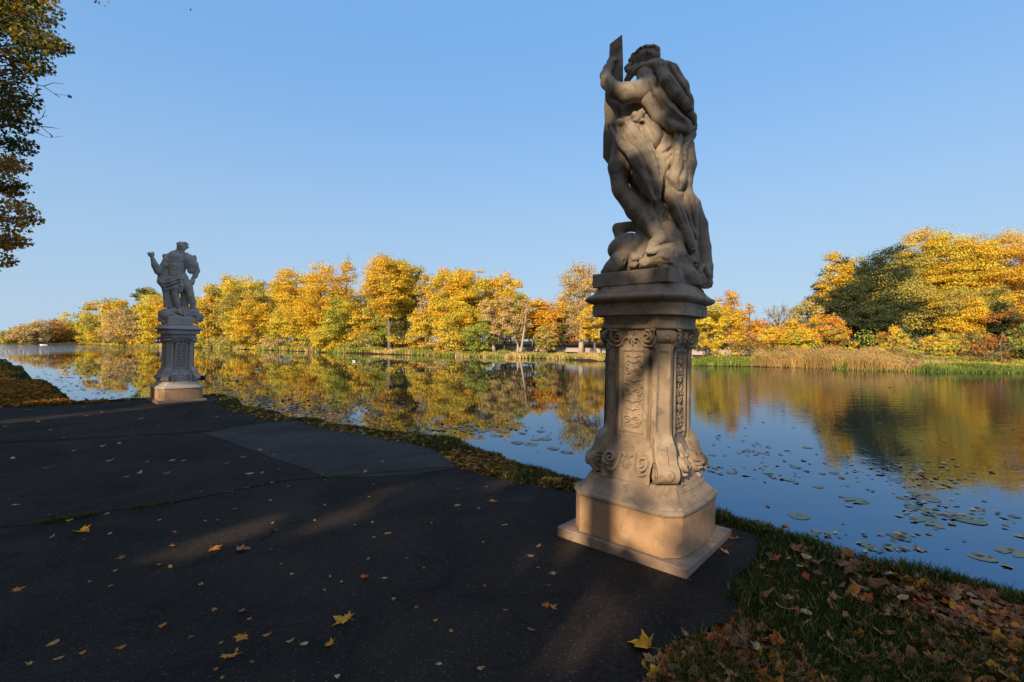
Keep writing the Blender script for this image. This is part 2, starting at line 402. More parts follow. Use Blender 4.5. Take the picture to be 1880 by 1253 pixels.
# panel arabesque
ORN.append((curve([(0,.93),(0.004,1.1),(-.004,1.28),(0,1.5)], .006, .005), .011))
for zc, r in ((.985,.030),(1.20,.026),(1.36,.024)):
    sym(spiral(.034, zc, r, 1.4, math.pi*.9, -1, .008, .006), .016)
    sym(spiral(.046, zc+.055, r*.6, 1.1, -math.pi*.5, 1, .006, .005), .013)
    sym(curve([(0,zc-.03),(.03,zc-.045),(.056,zc-.02)], .007, .003), .014)
for zc in (1.07,1.13,1.29,1.435,1.475):
    for k in range(4):
        a = .2+.42*k; sym(curve([(0,zc-.012),(.022*math.cos(a)+.004,zc+.02*math.sin(a)),(.05*math.cos(a),zc+.036*math.sin(a))], .0075, .003), .016)
    ORN.append(((np.array([(0,zc),(0,zc+.012)]), np.array([.013,.011])), .020))
sym(curve([(.012,.93),(.05,.95),(.062,1.02),(.03,1.08),(.055,1.15)], .006, .004), .012)
# below the panel: palmette, swags and two volutes
for k in range(4):
    a = .35+.4*k; sym(curve([(0,.725),(.028*math.cos(a),.725+.035*math.sin(a)),(.055*math.cos(a)*.9,.725+.068*math.sin(a))], .010, .005), .017)
ORN.append((curve([(0,.70),(0,.745),(0,.80)], .011, .007), .02))
for k in range(3):
    a = -.5-.45*k; sym(curve([(0,.69),(.022*math.cos(a),.69+.03*math.sin(a)),(.045*math.cos(a),.69+.065*math.sin(a))], .009, .006), .015)
sym(spiral(.136, .690, .046, 1.5, -math.pi*.5, 1, .015, .011), .045)
sym(curve([(.02,.715),(.05,.735),(.062,.70),(.075,.635),(.105,.60),(.14,.60),(.165,.615)], .012, .014), .026)
for k in range(4): sym(curve([(.175,.62+.03*k),(.19,.66+.03*k),(.182,.70+.032*k)], .007, .003), .012)
# volutes and flower at the top
sym(spiral(.125, 1.628, .048, 1.5, math.pi*.5, -1, .015, .010), .036)
sym(curve([(.125,1.678),(.19,1.68),(.205,1.655)], .014, .014), .032)
sym(curve([(.20,1.60),(.175,1.565),(.14,1.555),(.10,1.565),(.075,1.60),(.045,1.625),(.02,1.61)], .012, .010), .030)
for k in range(7):
    a = 2*math.pi*k/7+.22
    ORN.append((curve([(0,1.62),(.018*math.cos(a),1.62+.022*math.sin(a)),(.034*math.cos(a),1.62+.050*math.sin(a))], .010, .005), .034))
ORN.append(((np.array([(0,1.62),(0,1.622)]), np.array([.014,.014])), .044))
def shaft_mesh():
    ss = np.linspace(-.205, .205, 118); zz = np.linspace(.535, 1.695, 330)
    S, Z = np.meshgrid(ss, zz, indexing='ij'); a = np.abs(S)
    base = .262 + .085*(1-smoothstep(.60, .84, Z))**1.3 + .02*smoothstep(1.56, 1.69, Z) - .004*np.sin((Z-.9)*3.1)
    pil = smoothstep(.160, .166, a)*.020                                   # strip by the corner console
    groove = -.036*smoothstep(.126, .131, a)*(1-smoothstep(.160, .165, a))*smoothstep(.80, .86, Z)*(1-smoothstep(1.54, 1.56, Z))
    border = .010*smoothstep(.088, .092, a)*(1-smoothstep(.118, .122, a))
    inpan = (a < .088) & (Z > .905) & (Z < 1.515)
    bz = np.maximum(np.maximum(.905-Z, Z-1.515), a-.088)
    sink = -.012*(1-smoothstep(-.004, 0, bz))
    frame = .008*np.exp(-((bz-.012)/.007)**2)*(Z < 1.54)*(Z > .88)
    rough = np.where(inpan, vnoise(np.stack([S, Z], -1), 110, 3)*.0022, 0)
    H = base+pil+groove+border*(Z > .85)*(Z < 1.545)+sink+frame+rough+relief(S, Z, ORN)
    H += .010*(1-smoothstep(.548, .556, Z)) 
    V = []; Fs = []; n_ = S.size
    I = np.arange(n_).reshape(S.shape); f = np.stack([I[:-1,:-1], I[1:,:-1], I[1:,1:], I[:-1,1:]], -1).reshape(-1, 4)
    for k in range(4):
        c_, s_ = [(1,0),(0,1),(-1,0),(0,-1)][k]
        # face normal (c,s), tangent (-s,c)
        V.append(np.stack([H*c_-S*s_, H*s_+S*c_, Z], -1).reshape(-1, 3)); Fs.append(f+n_*k)
    return np.concatenate(V), np.concatenate(Fs)

# ------------------------------------------------------------------ sculpting: smooth-union fields turned into one surface
class Sculpt:
    def __init__(s, lo, hi, h):
        s.h = h; s.lo = np.array(lo, float); s.n = np.ceil((np.array(hi)-s.lo)/h).astype(int)+1
        s.f = np.full(s.n, .3, np.float32)
        s.ax = [s.lo[i]+h*np.arange(s.n[i]) for i in range(3)]
    def _sub(s, lo, hi):
        a = np.clip(np.floor((lo-s.lo)/s.h).astype(int), 0, s.n-1); b_ = np.clip(np.ceil((hi-s.lo)/s.h).astype(int)+1, 1, s.n)
        if np.any(b_-a < 2): return None, None
        sl = tuple(slice(a[i], b_[i]) for i in range(3))
        return sl, np.meshgrid(*[s.ax[i][sl[i]] for i in range(3)], indexing='ij', sparse=True)
    def _put(s, sl, d, k, sub=False):
        f = s.f[sl]
        if sub: d = -d; hh = np.clip(.5+.5*(f-d)/k, 0, 1); s.f[sl] = (f*hh+d*(1-hh)+k*hh*(1-hh)).astype(np.float32)
        else: hh = np.clip(.5+.5*(f-d)/k, 0, 1); s.f[sl] = (f*(1-hh)+d*hh-k*hh*(1-hh)).astype(np.float32)
    def cap(s, a, b_, ra, rb, k=.02, sub=False, flat=None):
        a = np.array(a, float); b_ = np.array(b_, float); m = max(ra, rb)+k+3*s.h+.02
        sl, g = s._sub(np.minimum(a, b_)-m, np.maximum(a, b_)+m)
        if sl is None: return s
        e = b_-a; L = e@e+1e-12; p = [g[i]-a[i] for i in range(3)]
        t = np.clip((p[0]*e[0]+p[1]*e[1]+p[2]*e[2])/L, 0, 1)
        q = [p[i]-t*e[i] for i in range(3)]
        if flat is not None:            # flat = (unit direction, factor) squashes the section along a direction
            u, fac = flat; du = q[0]*u[0]+q[1]*u[1]+q[2]*u[2]; kk = 1/fac-1
            d = np.sqrt((q[0]+du*kk*u[0])**2+(q[1]+du*kk*u[1])**2+(q[2]+du*kk*u[2])**2)-(ra+(rb-ra)*t)
            d = d*np.where(d > 0, (fac+1)*.5, fac)
        else: d = np.sqrt(q[0]**2+q[1]**2+q[2]**2)-(ra+(rb-ra)*t)
        s._put(sl, d, k, sub); return s
    def chain(s, P, R, k=.02, sub=False, flat=None):
        for i in range(len(P)-1): s.cap(P[i], P[i+1], R[i], R[i+1], k, sub, flat)
        return s
    def ell(s, c, r, k=.02, rz=0, tilt=0, sub=False):
        c = np.array(c, float); r = np.array(r, float); m = r.max()+k+.03
        sl, g = s._sub(c-m, c+m)
        if sl is None: return s
        x, y, z = [g[i]-c[i] for i in range(3)]
        cz, sz = math.cos(tilt), math.sin(tilt); x, z = x*cz+z*sz, -x*sz+z*cz      # tilt in the x-z plane
        ca, sa = math.cos(rz), math.sin(rz); x, y = x*ca+y*sa, -x*sa+y*ca
        k0 = np.sqrt((x/r[0])**2+(y/r[1])**2+(z/r[2])**2); k1 = np.sqrt((x/r[0]**2)**2+(y/r[1]**2)**2+(z/r[2]**2)**2)
        d = k0*(k0-1)/np.maximum(k1, 1e-6)
        s._put(sl, d, k, sub); return s
    def box(s, c, hs, rz=0, r=.005, k=.005, tilt=0, sub=False):
        c = np.array(c, float); m = np.linalg.norm(hs)+k+.02
        sl, g = s._sub(c-m, c+m)
        if sl is None: return s
        x, y, z = [g[i]-c[i] for i in range(3)]
        ca, sa = math.cos(tilt), math.sin(tilt); x, z = x*ca+z*sa, -x*sa+z*ca
        ca, sa = math.cos(rz), math.sin(rz); x, y = x*ca+y*sa, -x*sa+y*ca
        q = [np.abs(v)-w+r for v, w in zip((x, y, z), hs)]
        d = np.sqrt(sum(np.maximum(v, 0)**2 for v in q))+np.minimum(np.maximum(np.maximum(q[0], q[1]), q[2]), 0)-r
        s._put(sl, d, k, sub); return s
    def ripple(s, dirn, wl, amp, seed=0, warp=.05, sharp=True, lo=None, hi=None):
        """cloth folds or scales: displaces the surface along lines across dirn"""
        lo = s.ax[0][0:0] if lo is None else lo
        g = np.stack(np.meshgrid(*s.ax, indexing='ij'), -1).astype(np.float32)
        band = np.abs(s.f) < .04; P = g[band]
        ph = (P@np.array(dirn, float))/wl*2*np.pi + vnoise(P, 1/(warp*3), seed)*warp/wl*6
        w = np.sin(ph); w = (1-np.abs(w))*2-1 if sharp else w
        am = amp*(.6+.6*vnoise(P, 7, seed+5))
        s.f[band] += (am*w).astype(np.float32); return s
    def rough(s, amp, scale, seed=0):
        g = np.stack(np.meshgrid(*s.ax, indexing='ij'), -1).astype(np.float32)
        band = np.abs(s.f) < .05; s.f[band] += (amp*vnoise(g[band], scale, seed)).astype(np.float32); return s
    def crease(s, lines, P, view):
        """chisels furrows (amp > 0) or raises ridges (amp < 0) along drawn lines on the side facing `view`"""
        gr = np.gradient(s.f); face = (gr[0]*view[0]+gr[1]*view[1]+gr[2]*view[2]) < 0
        I = np.argwhere((np.abs(s.f) < .03) & face); X = s.lo+I*s.h; lat = np.array([view[1], -view[0]]); x = X[:, 0]*lat[0]+X[:, 1]*lat[1]; z = X[:, 2]; add = np.zeros(len(I))
        for pts, w, amp in lines:
            Cv, _ = curve([(lambda q: (q[0]*lat[0]+q[1]*lat[1], q[2]))(P(a, b_, 0)) for a, b_ in pts], 1, 1, 30)
            m0 = Cv.min(0)-3*w; m1 = Cv.max(0)+3*w; k = np.where((x > m0[0]) & (x < m1[0]) & (z > m0[1]) & (z < m1[1]))[0]
            if len(k) == 0: continue
            d = np.full(len(k), 9.); tt = np.zeros(len(k))
            for i in range(len(Cv)-1):
                e = Cv[i+1]-Cv[i]; t = np.clip(((x[k]-Cv[i,0])*e[0]+(z[k]-Cv[i,1])*e[1])/(e@e+1e-12), 0, 1); dd = np.hypot(x[k]-Cv[i,0]-t*e[0], z[k]-Cv[i,1]-t*e[1])
                b_ = dd < d; d[b_] = dd[b_]; tt[b_] = (i+t[b_])/len(Cv)
            add[k] += amp*np.exp(-(d/w)**1.6)*np.clip(np.sin(np.pi*np.clip(tt, .04, .96))*1.8, .25, 1)
        s.f[tuple(I.T)] += add.astype(np.float32); return s
    def floor(s, z):
        k = s.ax[2] < z; s.f[:, :, k] = np.maximum(s.f[:, :, k], .01); return s
    def mesh(s):
        f = s.f; f[0] = f[-1] = .3; f[:,0] = f[:,-1] = .3; f[:,:,0] = f[:,:,-1] = .3
        ins = f < 0; nx, ny, nz = f.shape
        cnt = np.zeros((nx-1, ny-1, nz-1), np.int8)
        for a in (0,1):
            for b_ in (0,1):
                for c in (0,1): cnt += ins[a:nx-1+a, b_:ny-1+b_, c:nz-1+c]
        act = np.argwhere((cnt > 0) & (cnt < 8)); idx = np.full(cnt.shape, -1, np.int64); idx[tuple(act.T)] = np.arange(len(act))
        acc = np.zeros((len(act), 3)); num = np.zeros(len(act))
        C = [(0,0,0),(1,0,0),(0,1,0),(1,1,0),(0,0,1),(1,0,1),(0,1,1),(1,1,1)]
        for i in range(8):
            for j in range(i+1, 8):
                a, b_ = np.array(C[i]), np.array(C[j])
                if np.abs(a-b_).sum() != 1: continue
                fa = f[tuple((act+a).T)]; fb = f[tuple((act+b_).T)]; m = (fa < 0) != (fb < 0)
                t = fa[m]/(fa[m]-fb[m]); acc[m] += a+(b_-a)*t[:, None]; num[m] += 1
        V = (act+acc/num[:, None])*s.h+s.lo; Fs = []
        for ax in range(3):
            o = [np.s_[:]]*3
            a0 = [slice(1, f.shape[i]-1) for i in range(3)]; a1 = list(a0)
            a0[ax] = slice(0, f.shape[ax]-1); a1[ax] = slice(1, f.shape[ax])
            A = ins[tuple(a0)]; B = ins[tuple(a1)]; e = np.argwhere(A != B); s0 = A[tuple(e.T)]
            e = e.copy(); u, v = [i for i in range(3) if i != ax]; e[:, u] += 1; e[:, v] += 1
            def g(du, dv):
                q = e.copy(); q[:, u] += du; q[:, v] += dv; return idx[tuple(q.T)]
            q = np.stack([g(-1,-1), g(0,-1), g(0,0), g(-1,0)], -1)
            fl = s0 if ax != 1 else ~s0
            q = np.where(fl[:, None], q, q[:, ::-1]); Fs.append(q)
        return V, np.concatenate(Fs)
    def build(s, name, m, parent):
        V, F = s.mesh(); return mesh_obj(name, V, F, m, parent, smooth=True)

def console_mesh():
    """S-shaped corner console: profile (r, z) extruded across, with volutes, roundel and side spirals"""
    s = Sculpt((.22, -.10, .52), (.54, .10, 1.72), .0048)
    X, Y, Z = np.meshgrid(*s.ax, indexing='ij', sparse=True)
    prof = [(.30,1.66,.045),(.305,1.50,.030),(.300,1.20,.030),(.300,.95,.030),(.310,.88,.032),(.345,.84,.036),(.372,.79,.034),(.385,.74,.034),(.40,.68,.045)]
    d = np.full((s.n[0], 1, s.n[2]), .3)
    for (x0,z0,r0),(x1,z1,r1) in zip(prof[:-1], prof[1:]):
        e = np.array([x1-x0, z1-z0]); t = np.clip(((X-x0)*e[0]+(Z-z0)*e[1])/(e@e), 0, 1)
        d = np.minimum(d, np.hypot(X-x0-t*e[0], Z-z0-t*e[1])-(r0+(r1-r0)*t))
    def disc(cx, cz, r): return np.hypot(X-cx, Z-cz)-r
    for cx, cz, r in ((.408,.632,.078),(.335,1.635,.052)): d = np.minimum(d, disc(cx, cz, r))
    d = np.minimum(d, np.maximum(np.abs(X-.27)-.05, np.abs(Z-1.12)-.56))        # body behind
    hw = .072+.010*smoothstep(.86, .80, Z)+.004*smoothstep(1.5, 1.6, Z)-.012*smoothstep(.9, 1.5, Z)*(1-smoothstep(1.5, 1.56, Z))
    f = np.maximum(d, np.abs(Y)-hw)+0*X
    # side spirals cut into both cheeks
    for cx, cz, r, st in ((.408,.632,.060,1.2),(.335,1.635,.038,1.2)):
        (P, Wd) = spiral(cx, cz, r, 1.9, st, 1, .009, .007, 60)
        g = np.full(f.shape[0:1]+(1,)+f.shape[2:], .3)
        for i in range(len(P)-1):
            e = P[i+1]-P[i]; t = np.clip(((X-P[i,0])*e[0]+(Z-P[i,1])*e[1])/(e@e), 0, 1)
            g = np.minimum(g, np.hypot(X-P[i,0]-t*e[0], Z-P[i,1]-t*e[1]))
        gr = np.maximum(g-.009, hw-.012-np.abs(Y)); f = np.maximum(f, -gr)
    # sunk vertical panel on the front, with a coarse ground
    inner = np.maximum(np.maximum(np.abs(Y)-.036, np.abs(Z-1.22)-.30), .318-X)
    f = np.where(inner < 0, np.maximum(f, -np.maximum(inner, -(.012))+0*f), f)
    s.f = f.astype(np.float32)
    # roundels and sprigs on the front
    s.ell((.487,0,.632), (.018,.040,.040), .004); s.ell((.502,0,.632), (.012,.014,.014), .003, sub=True); s.ell((.500,0,.632), (.008,.008,.008), .002)
    s.ell((.388,0,1.635), (.014,.030,.030), .004); s.ell((.401,0,1.635), (.009,.011,.011), .002, sub=True)
    for z in (.72,.745,.79,.82):
        x = .418-(z-.72)*.35+.004
        for q in (-1, 1): s.cap((x,0,z-.01), (x-.01,q*.030,z+.02), .009, .004, .006)
    s.cap((.455,0,.70), (.41,0,.83), .007, .005, .006)
    V, F = s.mesh(); return V, F

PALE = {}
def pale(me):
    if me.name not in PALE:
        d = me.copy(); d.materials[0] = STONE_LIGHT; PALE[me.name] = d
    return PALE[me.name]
def build_pedestal(loc, rz, label, stone_main, src=None, lean=0, wide=1.0):
    root = empty('statue_pedestal', loc, rz); root.scale = (wide, wide, 1)
    root.rotation_euler = (Matrix.Rotation(lean, 3, 'Y') @ Matrix.Rotation(rz, 3, 'Z')).to_euler()
    tag(root, label, 'pedestal', 'carved stone pedestals by the lake')
    if src is None:
        sl = MB().box(-.5325, .5325, -.4825, .4825, -.04, .072).build('plinth_slab', STONE_PINK, root)
        md = sl.modifiers.new('bevel', 'BEVEL'); md.width = .007; md.segments = 2
        loft([(.0745,.443,.10),(.30,.445,.10),(.358,.445,.10)], 'base_block', STONE_BLOCK, root, .028)
        loft([(.3595,.449,.10),(.366,.455,.10),(.378,.459,.10),(.392,.457,.10),(.402,.449,.10),(.407,.437,.10),(.418,.434,.10),(.428,.424,.10),(.443,.405,.10),(.462,.388,.10),(.485,.378,.10),(.500,.376,.10),
              (.503,.369,.10),(.512,.368,.10),(.516,.361,.10),(.528,.357,.10),(.545,.350,.10)], 'base_moulding', stone_main, root, .024)
        V, F = shaft_mesh(); mesh_obj('shaft', V, F, stone_main, root, smooth=True)
        V, F = console_mesh(); c0 = mesh_obj('corner_console', V, F, stone_main, root, smooth=True); c0.rotation_euler = (0, 0, math.pi/4)
        for k in range(1, 4):
            c = c0.copy(); link(c, root); c.rotation_euler = (0, 0, math.pi/4+k*math.pi/2)
        loft([(1.688,.300,.10),(1.694,.318,.10),(1.704,.322,.10),(1.712,.312,.10),(1.722,.306,.10),(1.775,.304,.10),(1.793,.309,.10)], 'neck_moulding', stone_main, root, .01)
        loft([(1.794,.372,.11),(1.880,.376,.11),(1.884,.368,.11),(1.890,.368,.11),(1.894,.384,.11),(1.904,.404,.11),(1.916,.418,.11),(1.930,.421,.11),(1.942,.416,.11),(1.948,.404,.11),
              (1.956,.392,.11),(1.975,.370,.11),(2.0,.355,.11),(2.022,.349,.11),(2.026,.340,.11)], 'cornice', stone_main, root, .024)
    else:
        for ch in list(src.children):
            c = ch.copy(); link(c, root)
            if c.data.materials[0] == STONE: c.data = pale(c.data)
    return root
C1 = np.array([1.085, 3.88]); C2 = np.array([-9.0, 12.72]); RZ = math.atan2(-.66, .75)
ped1 = build_pedestal((C1[0], C1[1], 0), RZ, 'tall carved stone pedestal in the right foreground, sun falling on its lower half', STONE, None, math.radians(1.2))
ped2 = build_pedestal((C2[0], C2[1], 0), RZ, 'shaded grey stone pedestal standing at the far left end of the path', STONE, ped1, math.radians(1.6), 1.12)
# ------------------------------------------------------------------ statues
def drawing(C, zb, u0, v0, sc):
    """turns a spot of the survey drawing (x, y, depth) of a statue into its own metres"""
    D = np.linalg.norm(C); dv = C/D
    def P(x, y, d=0.0):
        m = (u0+x/sc-940)/FPX; s = (D+d)/(m*dv[0]+dv[1])
        return np.array([s*m-C[0], s-C[1], EYE+(626-(v0+y/sc))/FPX*s-zb])
    return P
Z = drawing(C1, 2.026, 1040, 40, 2.409)
U = .00185
def R(*r): return [v*U for v in r]
DEP = np.array([.269, .963, 0])                # away from the path, for flattened cloth sections
def ch(s, pts, rs, k=.02, sub=False, flat=None, P=Z, u=U):
    return s.chain([P(*p) for p in pts], [r*u for r in rs], k, sub, flat)
st1 = empty('stone_statue', (C1[0]+.02, C1[1], 2.026))
tag(st1, 'tall weathered statue of a cloaked man seen from behind, left arm raised to a plank', 'statue', 'stone statues by the lake')
LO = (-.56, -.5, -.03); HI = (.56, .5, 2.2); GH = .0072
# body
s = Sculpt((-.52, -.42, .1), (.46, .36, 2.06), GH)
ch(s, [(360,300,.04),(345,390,.04),(335,450,.02),(325,500,.02)], [60,56,52,60], .04)
s.ell(Z(362,505,-.05), R(46,60,68), .02, tilt=.2); s.ell(Z(285,510,-.02), R(42,50,60), .03)
for p in ((313,415,-.085,17,22),(300,435,-.085,20,12),(335,440,-.08,24,12),(290,412,-.07,14,16)): s.ell(Z(*p[:3]), R(p[3], 16, p[4]), .012)
ch(s, [(345,400,-.07),(320,450,-.085),(345,470,-.09)], [5,7,4], .01, True)
ch(s, [(252,530,.0),(224,640,-.04),(226,735,-.06)], [60,47,38], .04)                # thigh
s.ell(Z(226,748,-.08), R(30,26,34), .02); s.ell(Z(222,736,-.10), R(14,12,12), .015)
ch(s, [(244,762,-.05),(300,830,-.06),(345,890,-.08),(388,945,-.11)], [38,47,35,27], .03)   # calf
ch(s, [(262,790,-.10),(330,870,-.13),(372,935,-.15)], [14,13,8], .03)
ch(s, [(322,795,-.05),(372,880,-.08),(398,935,-.11)], [34,22,14], .03)
s.ell(Z(408,952,-.11), R(26,24,26), .02); s.ell(Z(428,966,-.09), R(20,22,18), .015)
ch(s, [(404,958,-.13),(372,985,-.18),(356,1004,-.21)], [28,22,15], .02)
s.ell(Z(380,958,-.15), R(9,9,9), .01)
for i, (x, y, d, r) in enumerate(((345,1018,-.245,8.5),(357,1022,-.245,7.5),(369,1023,-.24,7),(380,1021,-.235,6.5),(391,1016,-.225,6))):
    ch(s, [(x+14,y-22,d+.035),(x+4,y-9,d+.008),(x,y,d)], [r,r,r*.95], .004)
ch(s, [(352,280,-.08),(318,306,-.12),(255,316,-.15),(205,302,-.16)], [42,41,41,34], .03)     # raised arm
ch(s, [(205,300,-.16),(170,268,-.13),(162,238,-.08),(172,208,-.04),(186,190,-.02)], [33,28,23,19,15], .02)
s.ell(Z(176,270,-.15), R(26,24,26), .02)
ch(s, [(186,192,-.02),(194,178,.0),(198,168,.01)], [17,18,15], .012)                          # hand round the plank
for i, (x, y) in enumerate(((199,160),(190,166),(183,176),(179,188))):
    ch(s, [(x-6,y+8,-.02),(x-10+i,y-2,.03),(x-2,y-6,.075),(x+16,y-2,.10)], [7.5,7,6.2,5.2], .004)
ch(s, [(200,178,-.03),(212,170,-.045),(222,168,-.04)], [7.5,7,6], .006)                        # thumb
ch(s, [(372,240,.04),(350,195,.06)], [40,38], .03)
s.ell(Z(335,174,.07), R(48,54,54), .02)                                                       # head, turned away to the lake
s.ell(Z(286,165,.07), R(14,20,30), .02); s.ell(Z(270,172,.08), R(9,8,12), .01); s.ell(Z(290,150,.07), R(16,22,8), .01)
ch(s, [(460,260,.05),(515,360,.06),(530,440,.04)], [38,32,28], .03)                            # other arm, hand on the hip
ch(s, [(530,440,.04),(533,500,.0),(520,535,-.03)], [28,26,22], .02)
for i in range(4): ch(s, [(538-i*3,520+i*9,-.05),(522-i*3,540+i*9,-.085),(506-i*2,548+i*8,-.085)], [8.5,8,6.5], .004)
ch(s, [(430,520,.05),(470,700,.04),(500,800,.03),(540,980,.02)], [66,50,46,26], .04)
ch(s, [(300,330,.05),(275,400,.06),(270,470,.04)], [44,46,50], .04); ch(s, [(262,560,.06),(330,700,.03),(400,800,.03)], [50,56,40], .04); ch(s, [(395,790,.02),(450,900,.04),(520,980,.06),(560,1060,.05)], [34,46,46,40], .04)
s.crease([([(300,700),(322,790),(352,870),(385,930)],.016,.010),([(262,620),(250,690),(262,740)],.014,.008),([(285,760),(300,800),(330,870)],.010,-.006),([(200,300),(235,325),(290,330)],.012,.006),
          ([(300,455),(330,470),(380,560)],.010,.010),([(320,560),(345,600),(350,650)],.016,.010),([(395,900),(402,940),(396,960)],.007,.005),([(352,985),(362,1005)],.005,.004),([(365,985),(374,1004)],.005,.004),([(378,985),(386,1000)],.005,.004)], Z, DEP)
s.rough(.0012, 22, 3); s.build('figure', STONE_GREY, st1)
# hair and beard
s = Sculpt((-.40, -.12, 1.62), (.10, .34, 2.06), .0046); rng = random.Random(4)
s.ell(Z(350,166,.07), R(62,60,44), .02); s.ell(Z(374,176,.06), R(46,54,38), .02)
for i in range(95):
    a = rng.uniform(0, 6.28); e = rng.uniform(-.35, 1.45); c = Z(350,165,.07)
    dv = np.array([math.cos(a)*math.cos(e), math.sin(a)*math.cos(e), math.sin(e)])
    if dv[0] < -.5 and e < .5: continue
    p = c+dv*np.array([.124,.118,.088]); tn = np.cross(dv, [rng.uniform(-1,1), rng.uniform(-1,1), rng.uniform(-1,1)]); tn /= np.linalg.norm(tn)+1e-6; bn = np.cross(dv, tn)
    q = [p+tn*(.021*math.cos(w))+bn*(.016*math.sin(w)) for w in (0, 1.0, 2.0, 3.0, 4.0)]
    s.chain(q, [.0095,.0095,.009,.008,.006], .0015)
for x, y, d in ((272,195,.07),(262,215,.06),(280,215,.04),(268,235,.05),(290,205,.03),(300,225,.02),(258,205,.09)):
    ch(s, [(x+6,y-12,d),(x-4,y,d-.01),(x+3,y+12,d)], [10,10,6], .006)
s.build('hair', STONE_GREY, st1)
# cloak over the back: the under layer with the sleeve, then the cape thrown over the shoulders
s = Sculpt((-.38, -.36, .95), (.52, .32, 1.98), .0058)
ch(s, [(380,235,.02),(425,320,.01),(470,400,.02),(515,452,.03)], [66,68,58,34], .04)
ch(s, [(332,228,-.06),(342,285,-.10),(350,345,-.11)], [33,38,28], .03)
ch(s, [(352,350,-.12),(395,425,-.12),(450,462,-.10),(520,478,-.06),(556,474,-.02)], [26,24,22,16,10], .02)
ch(s, [(400,320,-.10),(450,400,-.10),(520,450,-.06)], [30,32,22], .03)
ch(s, [(505,395,-.03),(540,425,-.01),(556,462,.0)], [24,22,12], .02)
s.crease([([(341,250),(350,305),(372,360),(410,425)],.012,.018),([(418,270),(432,330),(465,385),(540,448)],.014,.020),([(392,300),(408,370),(450,425),(520,466)],.012,-.012),([(378,250),(386,300),(398,350)],.012,.014),
          ([(470,400),(505,432),(550,462)],.009,.014),([(318,262),(330,305),(340,345)],.012,.012)], Z, DEP)
s.rough(.0015, 20, 8); s.build('cloak', STONE_GREY, st1)
s = Sculpt((-.38, -.38, 1.25), (.52, .32, 2.0), .0055)
ch(s, [(258,256,-.02),(282,218,-.06),(322,197,-.085),(376,190,-.09),(425,200,-.08),(455,222,-.03)], [14,18,18,19,24,30], .015)
ch(s, [(395,208,-.10),(432,262,-.14),(478,325,-.14),(515,368,-.11),(538,384,-.07)], [18,26,28,22,11], .02)
ch(s, [(440,222,-.03),(488,292,-.05),(520,345,-.04),(534,376,-.03)], [36,34,24,12], .03)
ch(s, [(455,215,.02),(500,290,.02),(528,350,.02)], [30,28,18], .03); s.ell(Z(538,350,-.02), R(13,16,17), .008)
s.crease([([(264,262),(296,226),(350,205),(410,212)],.009,.014),([(428,210),(462,270),(500,330),(528,362)],.013,.020),([(415,222),(445,290),(490,350)],.010,-.010),([(455,205),(492,262),(520,315)],.011,.014)], Z, DEP)
s.rough(.0015, 20, 9); s.build('cape', STONE_GREY, st1)
# cloth swept across the hip and falling over the thigh
s = Sculpt((-.50, -.44, .45), (.06, .05, 1.36), .0062)
FL = (DEP, .55)
ch(s, [(205,465,-.12),(262,520,-.16),(325,600,-.19),(378,700,-.18),(398,770,-.15)], [28,44,48,44,18], .03, flat=FL)
ch(s, [(258,440,-.14),(280,475,-.18),(330,545,-.20),(375,640,-.20),(404,740,-.17)], [20,26,24,20,12], .02, flat=FL)
ch(s, [(182,458,-.12),(225,446,-.15),(262,432,-.15)], [12,16,14], .015)
ch(s, [(188,475,-.14),(215,530,-.17),(285,610,-.20),(340,700,-.21),(375,785,-.19)], [9,10,10,10,9], .012)
ch(s, [(350,520,-.12),(382,600,-.14),(402,690,-.15),(412,780,-.14)], [10,12,12,8], .015)
ch(s, [(300,640,-.10),(310,690,-.13),(340,740,-.13),(378,785,-.15)], [20,24,22,14], .02)
ch(s, [(298,470,-.17),(318,478,-.16),(352,560,-.17)], [9,9,6], .012)
s.crease([([(271,455),(321,514),(372,594),(396,660),(402,740)],.012,.022),([(258,440),(240,480),(238,545),(262,590)],.013,.016),([(215,470),(260,560),(320,640),(370,750)],.015,.016),([(235,455),(285,540),(345,620),(385,720)],.010,-.010),
          ([(190,470),(212,520),(270,590)],.010,.010),([(330,560),(360,630),(375,700)],.008,.010),([(200,452),(230,458),(262,448)],.008,.010)], Z, DEP)
s.rough(.0015, 20, 18); s.build('draped_cloth', STONE_GREY, st1)
# cloth falling behind the other leg
s = Sculpt((-.12, -.36, .12), (.42, .24, 1.28), .0062)
ch(s, [(428,495,-.02),(412,580,-.06),(425,680,-.08),(440,765,-.08)], [26,28,30,24], .02)
ch(s, [(472,495,-.02),(478,600,-.08),(478,700,-.10),(470,775,-.08)], [30,40,40,28], .02)
ch(s, [(525,545,-.02),(532,630,-.03),(515,710,-.04),(495,760,-.04)], [28,30,28,18], .02)
ch(s, [(455,770,-.06),(500,860,-.05),(535,940,-.05),(556,1000,-.05)], [34,32,24,12], .03)
ch(s, [(520,745,-.02),(548,850,-.02),(560,950,-.03)], [26,22,14], .02)
s.crease([([(450,500),(455,560),(452,640),(428,700),(432,765)],.013,.024),([(485,490),(462,560),(404,612)],.011,.018),([(512,520),(498,590),(505,660),(485,720),(492,765)],.013,.024),([(410,600),(418,660),(415,730)],.010,-.010),([(425,640),(470,600),(510,625)],.010,.012),
          ([(470,520),(480,600),(470,680)],.012,-.012),([(440,740),(480,772),(515,745)],.010,.014),([(480,780),(510,850),(540,930),(556,985)],.011,.020),([(515,770),(535,840),(555,930)],.009,.014),([(455,775),(490,850),(520,930)],.009,.012),([(535,560),(528,620),(532,680)],.010,.014)], Z, DEP)
s.rough(.0015, 20, 28); s.build('hanging_cloth', STONE_GREY, st1)
